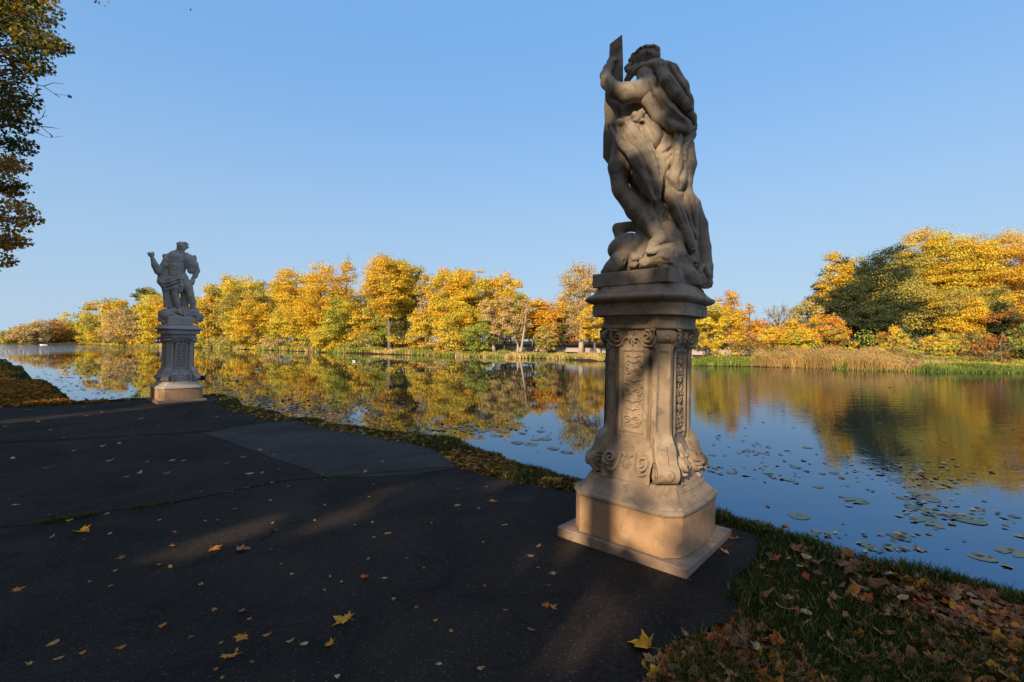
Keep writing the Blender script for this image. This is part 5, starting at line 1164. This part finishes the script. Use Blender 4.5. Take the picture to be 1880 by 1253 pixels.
# ------------------------------------------------------------------ fallen leaves
def leaf_outline(kind, rr):
    if kind == 'maple':
        pr = [(-90,.10),(-70,.34),(-35,.42),(-22,.72),(-8,.50),(2,.56),(22,.98),(32,.62),(42,.66),(50,.50),(62,.60),(72,.78),(82,.84),(90,1.12)]
        pts = [(a, r) for a, r in pr]+[(180-a, r) for a, r in pr[::-1][1:-1]]
    elif kind == 'oval': pts = [(a, 1/math.sqrt((math.cos(math.radians(a))/.52)**2+(math.sin(math.radians(a))/1.0)**2)) for a in range(-90, 270, 24)]
    else: pts = [(a, r) for a, r in ((-90,.3),(-50,.6),(-10,.75),(15,.6),(40,.95),(70,.62),(90,1.0),(120,.6),(150,.82),(185,.6),(215,.75))]
    return [(math.radians(a+rr.uniform(-4, 4)), r*rr.uniform(.88, 1.1)) for a, r in pts]
def leaf_geo(kind, seed, curl):
    rr = random.Random(seed); O = leaf_outline(kind, rr); V = [(0, 0, 0)]; F = []; n_ = len(O)
    fold = rr.uniform(-1, 1)*curl; cu = rr.uniform(.3, 1)*curl; ang = rr.uniform(0, 3.14)
    def zf(x, y):
        t = x*math.cos(ang)+y*math.sin(ang); return cu*.38*t*t+fold*.22*abs(x)+.05*math.sin(5*x+seed)*curl+.04*math.sin(6*y+seed)
    for f in (.5, 1.0):
        for a, r in O: x, y = math.cos(a)*r*f, math.sin(a)*r*f; V.append((x, y, zf(x, y)))
    for i in range(n_):
        j = (i+1) % n_; F.append([0, 1+i, 1+j]); F.append([1+i, 1+n_+i, 1+n_+j, 1+j])
    b = len(V); sx = rr.uniform(-.12, .12); zs = zf(0, -.1)
    V += [(-.018,-.1,zs+.004),(.018,-.1,zs+.004),(sx+.012,-.75,zs+.03),(sx-.012,-.75,zs+.03)]; F.append([b, b+1, b+2, b+3])
    V = np.array(V); V[:, 2] -= V[:, 2].min(); return V, F
m_fl, n, l, b = mat('fallen_leaf_skin', (.4,.2,.05), .6, .25)
at = n.new('ShaderNodeAttribute'); at.attribute_name = 'tint'; co = n.new('ShaderNodeTexCoord').outputs['Object']
cc = mix(n, l, ramp(n, l, noise(n, l, co, 2.4, 5, .7), [(.42, 0), (.66, .7)]), at.outputs['Color'], (.12,.055,.02)); l.new(cc, b.inputs['Base Color'])
bump(n, l, b, noise(n, l, co, 5, 4, .6), .5, .08)
LC = {'yellow':(.90,.38,.012),'amber':(.80,.27,.02),'orange':(.70,.15,.015),'tan':(.70,.34,.11),'pinkish':(.52,.20,.09),'brown':(.36,.13,.05),'pale':(.80,.55,.28)}
LM = {}; SHP = {'maple':'lobed','oval':'oval','ragged':'ragged'}
def leaf_obj(kind, colr, var, curl=.6):
    key = (kind, colr, var)
    if key not in LM:
        V, F = leaf_geo(kind, var*7+3+len(kind), curl*(.6+.35*var)); o = mesh_obj('fallen_leaf', V, F, m_fl, None, col=LC[colr]); LM[key] = o.data; SC.collection.objects.unlink(o); bpy.data.objects.remove(o)
    return LM[key]
ZPATH = .009
def put_leaf(x, y, z, s, kind, colr, rr, label, group, tilt=.15, name='fallen_leaf'):
    o = bpy.data.objects.new(name, leaf_obj(kind, colr, rr.randrange(4))); SC.collection.objects.link(o)
    o.location = (x, y, z); o.scale = (s, s, s); o.rotation_euler = (rr.uniform(-tilt, tilt), rr.uniform(-tilt, tilt), rr.uniform(0, 6.28)); tag(o, label, 'fallen leaf', group); return o
rr = random.Random(8)
BIG = [((1085,685),48,'yellow','large yellow maple leaf lying flat in the lower middle of the path'),((720,800),40,'amber','broad amber maple leaf near the bottom edge, left of centre'),((760,738),30,'amber','amber maple leaf just above the broad amber one'),
       ((752,467),32,'pinkish','pinkish brown maple leaf right of the sunlit streak'),((670,460),26,'amber','bright orange leaf in the sunlit streak on the path'),((255,405),30,'yellow','long yellow leaf near the left edge below the joint'),
       ((220,370),22,'yellow','small yellow leaf touching the path joint at the left'),((1038,762),24,'yellow','yellow maple leaf left below the large yellow one'),((285,350),20,'orange','curled red orange leaf on the path joint at the left'),
       ((1548,312),20,'amber','orange maple leaf nearest the verge left of the large pedestal'),((1435,323),16,'amber','curled amber leaf beside the orange maple leaf left of the large pedestal'),((1140,553),20,'orange','curled orange leaf standing up in mid path'),
       ((1712,636),20,'orange','red orange leaf, left of a touching pair in front of the pedestal'),((1734,646),16,'amber','orange leaf, right of a touching pair in front of the pedestal'),((528,222),16,'orange','red leaf on the far dark asphalt'),((50,592),22,'amber','curled orange leaf at the left edge of the frame'),
       ((1738,538),20,'tan','long tan leaf before the pedestal slab'),((385,487),20,'brown','brown curled leaf in the left part of the path')]
for (a, b_), s, colr, lab in BIG:
    p = G(a/1.709, 740+b_/1.709); put_leaf(p[0], p[1], ZPATH, s*.56*p[1]/FPX/1.709*1.75, 'maple', colr, rr, lab, None, .12)
p = G(1185, 1192); put_leaf(p[0], p[1], ZPATH+.005, 30*p[1]/FPX*1.15, 'maple', 'yellow', rr, 'largest bright yellow maple leaf where the asphalt meets the grass', None, .1)
SMALL = [(45,322,18),(160,355,12),(345,413,12),(160,424,12),(335,350,8),(360,530,10),(345,578,10),(280,565,6),(535,517,12),(498,512,10),(541,450,12),(630,573,12),(850,462,10),(882,508,8),(915,541,10),(670,652,14),(758,658,18),(782,682,10),(510,702,18),
 (600,738,14),(695,757,12),(840,732,16),(680,840,12),(695,868,10),(790,817,12),(380,772,18),(165,760,18),(97,822,18),(185,806,16),(258,789,14),(910,752,16),(955,760,16),(1058,862,14),(1378,823,14),(1508,838,16),(1413,719,12),(1366,686,12),(1667,716,16),(1587,654,10),
 (1518,578,10),(1235,618,12),(1307,646,10),(1207,553,10),(1073,567,12),(1070,537,6),(1038,548,8),(1155,492,10),(1276,491,8),(1330,522,8),(1175,424,9),(1216,412,14),(1115,385,8),(1168,377,10),(1352,382,12),(1583,385,12),(1502,333,8),(1690,452,14),(1665,483,12),
 (1688,520,8),(1723,575,8),(1516,440,6),(988,372,8),(1018,322,8),(865,400,8),(852,381,10),(738,335,12),(645,372,8),(685,371,10),(548,407,10),(1157,297,6),(1172,258,10),(1295,260,6),(1374,258,6),(1440,270,8),(1525,265,6),(848,307,8),(820,222,10),(782,224,16),
 (765,172,16),(710,192,14),(437,222,14),(460,188,10),(540,182,14),(576,182,8),(395,234,10),(345,182,12),(140,208,14),(40,175,12),(230,152,10),(318,138,12),(633,280,8),(855,252,8),(905,263,8),(1017,243,8),(978,187,6),(1147,219,14),(1200,187,8),(816,150,14),
 (855,165,14),(873,210,8),(723,280,12),(775,270,12),(90,385,8),(265,430,6),(500,370,8),(630,347,6),(1017,592,8),(160,85,10),(375,128,10),(260,15,10),(270,42,8),(90,22,10),(440,50,10),(500,72,8),(590,28,8),(680,45,8),(120,60,8),(320,30,8),(200,110,8),(15,75,8),(420,90,8)]
for a, b_, s in SMALL:
    colr = rr.choice(['tan','tan','pale','amber','orange','brown','amber','yellow']); kind = rr.choice(['oval','maple','ragged','oval']); p = G(a/1.709, 740+b_/1.709)
    zone = 'in the front half of the path' if b_ > 420 else 'in the far half of the path'; word = {'pale':'pale cream','amber':'amber','orange':'red orange'}.get(colr, colr)
    put_leaf(p[0], p[1], ZPATH, s*.56*p[1]/FPX/1.709*1.6, kind, colr, rr, f'small {word} {SHP[kind]} fallen leaf {zone}', f'small {word} {SHP[kind]} leaves {zone}', .2)
for u, v, s in ((1335,1017,20),(1338,1004,16),(1342,990,18),(1352,988,14),(1268,1068,14),(1345,974,10),(1330,1030,8)):
    p = G(u, v); put_leaf(p[0], p[1], ZPATH, s*.5*p[1]/FPX*1.3, 'maple', rr.choice(['amber','orange','tan']), rr, 'brown orange leaf drifted against the right side of the large pedestal slab', 'leaves drifted against the large pedestal slab', .5)
# leaves lying in the grass of the near bank: the largest one by one, the rest together
cnt = 0; rg2 = np.random.default_rng(9)
while cnt < 150:
    u, v = rr.uniform(1130, 1900), rr.uniform(960, 1275); p = G(u, v); q = np.array([[p[0], p[1]]])
    if poly_sd(q, PATH)[0] > .0 or lake_sd(q)[0] > -.05: continue
    cnt += 1; colr = rr.choice(['tan','pinkish','pinkish','brown','brown','amber','orange','pale','tan','yellow']) if rr.random() < .85 else 'brown'
    side = 'beside the asphalt' if poly_sd(q, PATH)[0] > -.35 else 'near the water' if lake_sd(q)[0] > -.45 else 'in the middle of the grass'; word = {'pale':'pale cream','orange':'red orange'}.get(colr, colr)
    sz_ = rr.choice([.03,.04,.05,.06,.07]); kd_ = rr.choice(['maple','maple','ragged','oval']); ad_ = ('big ' if sz_ > .055 else 'small ')+word+' '+SHP[kd_]
    o = put_leaf(p[0], p[1], float(ground_z(q)[0])+rr.uniform(.02, .045), sz_*rr.uniform(.8, 1.15), kd_, colr, rr, f'{ad_} leaf lying {side} on the right bank', f'{ad_} leaves {side} on the right bank', .75)
def litter(P, s, rg, name, label, zo=.02, pals=('rust','tan','amber','rust')):
    z = ground_z(P)+zo*rg.random(len(P))+.006; N = rg.normal(size=(len(P), 3))*.45+np.array([0,0,1]); N /= np.linalg.norm(N, axis=1)[:, None]
    T = np.stack([tints(p_, len(P), rg) for p_ in pals])[rg.integers(0, len(pals), len(P)), np.arange(len(P))]*rg.uniform(.25, .85, (len(P), 1))*np.array([1.05,.85,.8])
    V, F, T = leaf_faces(np.c_[P, z], N, s, rg, T, .75); tag(mesh_obj(name, V, F, GRASS, col=T), label, 'leaf litter', kind='stuff')
P = visible_ground(60000, rg2, 657, 1300); P = P[(poly_sd(P, PATH) < -.0) & (lake_sd(P) < 0)]; P = P[rg2.random(len(P)) < np.clip(.30+.9*vnoise(P, 1.1, 21), .02, 1)]; P = P[rg2.random(len(P)) < .8]
near = np.hypot(P[:, 0], P[:, 1]) < 7.5; Pn = P[near][:3400]; P = P[~near]
GEO = []
for kd in ('maple', 'maple', 'ragged', 'oval'):
    for q in range(2):
        V, F = leaf_geo(kd, 50+q*9+len(kd), 1.1); F3 = []
        for f in F: F3 += [[f[0], f[1], f[2]]]+([[f[0], f[2], f[3]]] if len(f) == 4 else [])
        GEO.append((V, np.array(F3)))
Vs, Fs, Ts, b0 = [], [], [], 0; zn = ground_z(Pn)
for i, (x, y) in enumerate(Pn):
    V, F = GEO[rg2.integers(0, len(GEO))]; s_ = rg2.uniform(.024, .056); M = np.array((Matrix.Rotation(rg2.normal(0, .45), 3, 'X') @ Matrix.Rotation(rg2.normal(0, .45), 3, 'Y') @ Matrix.Rotation(rg2.uniform(0, 6.28), 3, 'Z')))
    Vs.append((V*s_)@M.T+np.array([x, y, zn[i]+rg2.uniform(.004, .04)])); Fs.append(F+b0); b0 += len(V)
    c = np.array(LC[('brown','brown','orange','tan','amber','pinkish','brown','amber')[rg2.integers(0, 8)]])*rg2.uniform(.25, .95); Ts.append(np.repeat(c[None], len(F), 0))
tag(mesh_obj('leaf_litter', np.concatenate(Vs), np.concatenate(Fs), m_fl, col=np.concatenate(Ts)), 'small brown and rust leaves strewn through the grass of the right bank', 'leaf litter', kind='stuff')
rr_ = np.hypot(P[:, 0], P[:, 1]); litter(P, .028+.0016*rr_, rg2, 'leaf_litter', 'brown and rust leaf litter lying in the grass of the near bank', .03)
P = visible_ground(60000, rg2, 700, 900, 380, 1090); P = P[(poly_sd(P, PATH) < .06) & (lake_sd(P) < .0)]; P = P[rg2.random(len(P)) < np.clip(.25+.8*vnoise(P, 1.3, 41), .05, .7)]; litter(P, .042, rg2, 'leaf_litter', 'rusty leaf litter along the narrow verge between path and water', .03)
P = visible_ground(60000, rg2, 657, 762, -30, 240); P = P[(poly_sd(P, PATH) < -.05) & (lake_sd(P) < -.1)]; P = P[rg2.random(len(P)) < np.clip(.4+.8*vnoise(P, .8, 42), .08, .9)]; litter(P, .07, rg2, 'leaf_litter', 'rust brown leaf litter covering the bank at the far left', .03, ('rust','rust','amber','orange'))

# ------------------------------------------------------------------ on the water
def Wp(u, v): Y = (EYE-WATER_Z)*FPX/(v-626.0); return (u-940)/FPX*Y, Y
def m_tint(name, rough, spec):
    m, n, l, b = mat(name, (.1,.1,.1), rough, spec); a = n.new('ShaderNodeAttribute'); a.attribute_name = 'tint'
    co = n.new('ShaderNodeTexCoord').outputs['Object']; l.new(mix(n, l, ramp(n, l, noise(n, l, co, 4, 4, .7), [(.45, 0), (.7, .6)]), a.outputs['Color'], (.10,.07,.03)), b.inputs['Base Color']); return m
M_PAD = m_tint('lily_pad_skin', .38, .5)
PM = []
for i, c in enumerate(((.12,.16,.06),(.16,.19,.08),(.20,.17,.07),(.10,.12,.07),(.22,.20,.10),(.14,.08,.05))):
    rr2 = random.Random(i); V = [(0,0,.012)]; F = []
    A = [.25+ (2*math.pi-.5)*k/22 for k in range(23)]
    for f, zz in ((.6,.006),(1.0,.0)):
        for a in A: r = f*(1+.05*math.sin(3*a+i)+rr2.uniform(-.03,.03)); V.append((r*math.cos(a), r*math.sin(a), zz+(.05*max(0, math.sin(2*a+i)) if f == 1 and i % 2 else .008)))
    for k in range(22): F += [[0,1+k,2+k],[1+k,24+k,25+k,2+k]]
    o = mesh_obj('lily_pad', V, F, M_PAD, None, True, c); PM.append(o.data); SC.collection.objects.unlink(o); bpy.data.objects.remove(o)
def pad(u, v, r, label, group=None, i=None):
    if group: i = rr.randrange(6); w_ = ('dark green','olive green','tan','deep green','pale','reddish brown')[i]+(' large' if r > .11 else ''); label = label.replace('small', w_); group = w_+' '+group
    x, y = Wp(u, v); o = bpy.data.objects.new('lily_pad', PM[rr.randrange(6) if i is None else i]); SC.collection.objects.link(o); o.location = (x, y, WATER_Z+.004); o.scale = (r, r, r); o.rotation_euler = (rr.uniform(-.015,.015), rr.uniform(-.015,.015), rr.uniform(0, 6.28)); tag(o, label, 'lily pad', group)
pad(1803, 1023, .115, 'round lily pad with a yellow leaf on it, nearest the right bank', None, 4); pad(1858, 1014, .13, 'lily pad cut by the right edge of the frame above the grass', None, 4)
pad(1700, 957, .15, 'pale lily pad at the left end of the leafy raft on the right', None, 1); pad(1780, 955, .16, 'dark green lily pad at the right end of the leafy raft on the right', None, 0)
pad(1688, 934, .14, 'bright green lily pad above the leafy raft on the right', None, 1); pad(1572, 919, .15, 'oval green lily pad in open blue water right of the pedestal', None, 1)
pad(1467, 948, .12, 'small green lily pad in blue water nearest the pedestal', None, 0); pad(1700, 915, .16, 'brownish lily pad behind the bright green one', None, 2)
Z_ = [('near the right bank', [(1395,955),(1410,930),(1440,965),(1500,975),(1520,985),(1590,985),(1640,982),(1650,990),(1660,978),(1635,1005),(1655,1008),(1690,1010),(1720,965),(1745,962),(1755,950),(1730,945),(1800,937),(1830,940),(1862,948),(1795,932),(1875,985),(1590,1000),(1545,912),(1560,930),(1655,915),(1735,930),(1850,1040)], .045, .085),
      ('right of the pedestal in mid water', [(1310,835),(1330,837),(1305,865),(1340,868),(1365,858),(1385,828),(1400,832),(1410,836),(1445,828),(1480,822),(1500,834),(1440,846),(1460,858),(1480,865),(1510,870),(1530,868),(1545,878),(1420,878),(1450,882),(1370,800),(1320,800),(1410,870),(1600,860),(1630,862),(1650,855),(1670,868),(1690,880),(1640,880),(1660,895),(1620,872),(1700,862),(1720,875),(1590,845),(1610,850),(1735,890),(1760,880),(1680,905),(1555,838),(1575,835),(1500,895)], .055, .10),
      ('left of the large pedestal', [(782,792),(800,789),(830,786),(850,790),(875,787),(890,792),(905,788),(925,793),(940,786),(860,779),(900,781),(820,797),(957,796),(983,808),(993,792),(1000,806),(948,814),(975,815),(1018,823),(910,800),(845,783),(1043,830),(870,795)], .10, .17),
      ('along the verge behind the path', [(400+i*11+(i*37 % 13), 702+i*3.6+((i*53) % 32)) for i in range(22)]+[(700,745),(730,748),(650,722),(690,760)], .12, .2)]
for zone, pts, r0, r1 in Z_:
    for q_, (u, v) in enumerate(pts):
        if q_ % 3 and 'right' in zone:
            x, y = Wp(u, v); cl_ = rr.choice(['amber','tan','brown','pale','orange']); put_leaf(x, y, WATER_Z+.002, rr.uniform(.045, .08), rr.choice(['maple','ragged']), cl_, rr, f'{cl_} leaf floating {zone}', f'{cl_} leaves floating {zone}', .05, 'floating_leaf')['category'] = 'floating leaf'; continue
        pad(u+rr.uniform(-3,3), v+rr.uniform(-1,1), rr.uniform(r0, r1), f'small lily pad floating {zone}', f'lily pads {zone}')
# drifting leaf rafts and scum: uncounted
rg3 = np.random.default_rng(4); Ps = []
def drift(u0, v0, su, sv, n_): Ps.append(np.stack([rg3.normal(u0, su, n_), np.clip(rg3.normal(v0, sv, n_), 633, 1240)], -1))
for a in ((1740,947,35,6,90),(1650,985,22,4,40),(1655,1007,30,5,60),(1480,978,28,4,35),(1510,985,12,3,15),(1690,925,30,12,90),(1680,880,50,14,150),(1640,860,60,10,120),(1390,830,22,6,60),(1310,862,22,6,60),(1450,862,45,12,90),(1500,985,60,20,20),(1700,960,120,40,50),
          (1803,1022,10,3,10),(1850,1012,12,3,10),(1600,1000,100,15,12),(860,787,55,6,170),(800,795,40,5,60),(980,805,40,10,30),(440,712,40,10,500),(500,730,50,14,900),(560,750,45,10,700),(610,768,40,9,500),(470,745,35,8,500),(660,745,60,8,250),(700,780,40,10,120),
          (150,672,50,6,400),(180,690,50,8,300),(200,710,50,9,260),(130,700,50,12,200),(230,730,30,5,100),(260,700,40,10,300),(110,720,50,14,120),(420,690,50,6,350),(1400,800,200,40,60),(1600,780,160,50,60)): drift(a[0], a[1], a[2]*1.15, a[3], int(a[4]*(.30 if a[1] > 800 and a[0] > 1000 else (.3 if a[0] > 700 else .28 if a[0] > 380 else .2))))
uv = np.concatenate(Ps); Y = (EYE-WATER_Z)*FPX/(uv[:, 1]-626); P = np.stack([(uv[:, 0]-940)/FPX*Y, Y], -1); ok = lake_sd(P) > .25; P = P[ok]; N = rg3.normal(size=(len(P), 3))*.10+np.array([0,0,1]); N /= np.linalg.norm(N, axis=1)[:, None]
T = np.stack([tints('rust', len(P), rg3)*.7, tints('tan', len(P), rg3)*.7, tints('green', len(P), rg3)*.8, tints('amber', len(P), rg3)*.8])[rg3.integers(0, 4, len(P)), np.arange(len(P))]
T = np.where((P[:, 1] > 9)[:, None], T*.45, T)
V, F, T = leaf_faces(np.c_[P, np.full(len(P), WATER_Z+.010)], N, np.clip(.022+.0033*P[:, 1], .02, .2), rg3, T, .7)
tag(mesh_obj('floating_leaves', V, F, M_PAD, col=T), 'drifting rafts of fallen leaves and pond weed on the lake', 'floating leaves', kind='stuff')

# ------------------------------------------------------------------ birds and a boat
M_WHITE = mat('white_feathers', (.8,.8,.78), .6, .3)[0]; M_DARK = mat('dark_feathers', (.03,.028,.025), .6, .3)[0]; M_BEAK = mat('orange_beak', (.6,.25,.04), .5, .4)[0]
def bird(loc, s, rz, body, label, cat, group=None):
    root = empty(cat.replace(' ', '_'), loc, rz); tag(root, label, cat, group)
    k = Sculpt((-.3,-.14,-.06), (.34,.14,.26), .012)
    k.ell((0,0,.05), (.20,.09,.075), .03); k.chain([(.13,0,.07),(.19,0,.14),(.20,0,.17)], [.05,.03,.03], .02); k.ell((.215,0,.185), (.042,.032,.034), .015); k.cap((-.15,0,.07), (-.27,0,.095), .045, .012, .03)
    b_ = k.build('body', body, root); w = Sculpt((-.3,-.14,-.02), (.2,.14,.18), .012)
    for q in (-1, 1): w.ell((-.04,q*.07,.085), (.17,.03,.05), .01, tilt=.12)
    w.build('wing', body, root); bk = MB().tube([(.25,0,.183),(.30,0,.175)], [.012,.003], 6).build('beak', M_BEAK, root)
    for c in root.children: c.scale = (s, s, s)
    return root
for u, v, s, lab in ((471,679,.62,'white gull sitting on the yellow reflections behind the path'),(228,668,.8,'white gull on the water left of the small statue'),(650,664,.8,'white gull on the water below the big golden trees')):
    x, y = Wp(u, v); bird((x, y, WATER_Z+.01), s, 2.8+u*.01, M_WHITE, lab, 'gull', 'gulls resting on the lake')
x, y = Wp(371, 694); bird((x, y, WATER_Z+.01), 1.0, .4, M_DARK, 'dark duck on the water just right of the far pedestal', 'duck')
def boat(u, v):
    x, y = Wp(u, v); root = empty('rowing_boat', (x, y, WATER_Z), .25); tag(root, 'tiny white rowing boat moored by the distant rust brown thicket', 'boat')
    V = []; F = []; n_ = 9
    for (zz, k) in ((-.1,.7),(.45,1.0),(.42,.88),(.05,.6)):
        for i in range(n_): t = -1+2*i/(n_-1); V.append((t*1.7*(.85+.15*k), .62*k*(1-abs(t)**2.4), zz+.12*t*t))
        for i in range(n_-2, 0, -1): t = -1+2*i/(n_-1); V.append((t*1.7*(.85+.15*k), -.62*k*(1-abs(t)**2.4), zz+.12*t*t))
    m_ = 2*n_-2
    for r in range(3):
        for i in range(m_): F.append([r*m_+i, (r+1)*m_+i, (r+1)*m_+(i+1) % m_, r*m_+(i+1) % m_])
    F.append([3*m_+i for i in range(m_)]); mesh_obj('hull', V, F, mat('white_boat_paint', (.8,.8,.8), .4, .5)[0], root)
    for sx in (-.6, .5): MB().box(sx-.12, sx+.12, -.48, .48, .30, .34).build('seat', BARK_PALE, root)
boat(80, 633.6)
def flyer(p):
    root = empty('flying_bird', p, .6); tag(root, 'tiny dark bird flying high in the blue sky at the upper left', 'bird'); k = Sculpt((-.25,-.1,-.1), (.25,.1,.1), .012); k.ell((0,0,0), (.17,.05,.045), .02); k.ell((.17,0,.015), (.035,.03,.03), .02); k.cap((-.12,0,0), (-.22,0,0), .03, .012, .02); k.build('body', M_DARK, root)
    for q in (-1, 1):
        V = [(.08,q*.03,.0),(-.08,q*.03,.0),(-.02,q*.25,.10),(.09,q*.25,.10),(-.04,q*.48,.06),(.02,q*.48,.06)]; V2 = [(a, b_, c+.012) for a, b_, c in V]
        mesh_obj('wing', V+V2, [[0,1,2,3],[3,2,4,5],[6,9,8,7],[9,11,10,8],[0,3,9,6],[3,5,11,9],[5,4,10,11],[4,2,8,10],[2,1,7,8],[1,0,6,7]], M_DARK, root)
flyer(on(350, 18, 90))
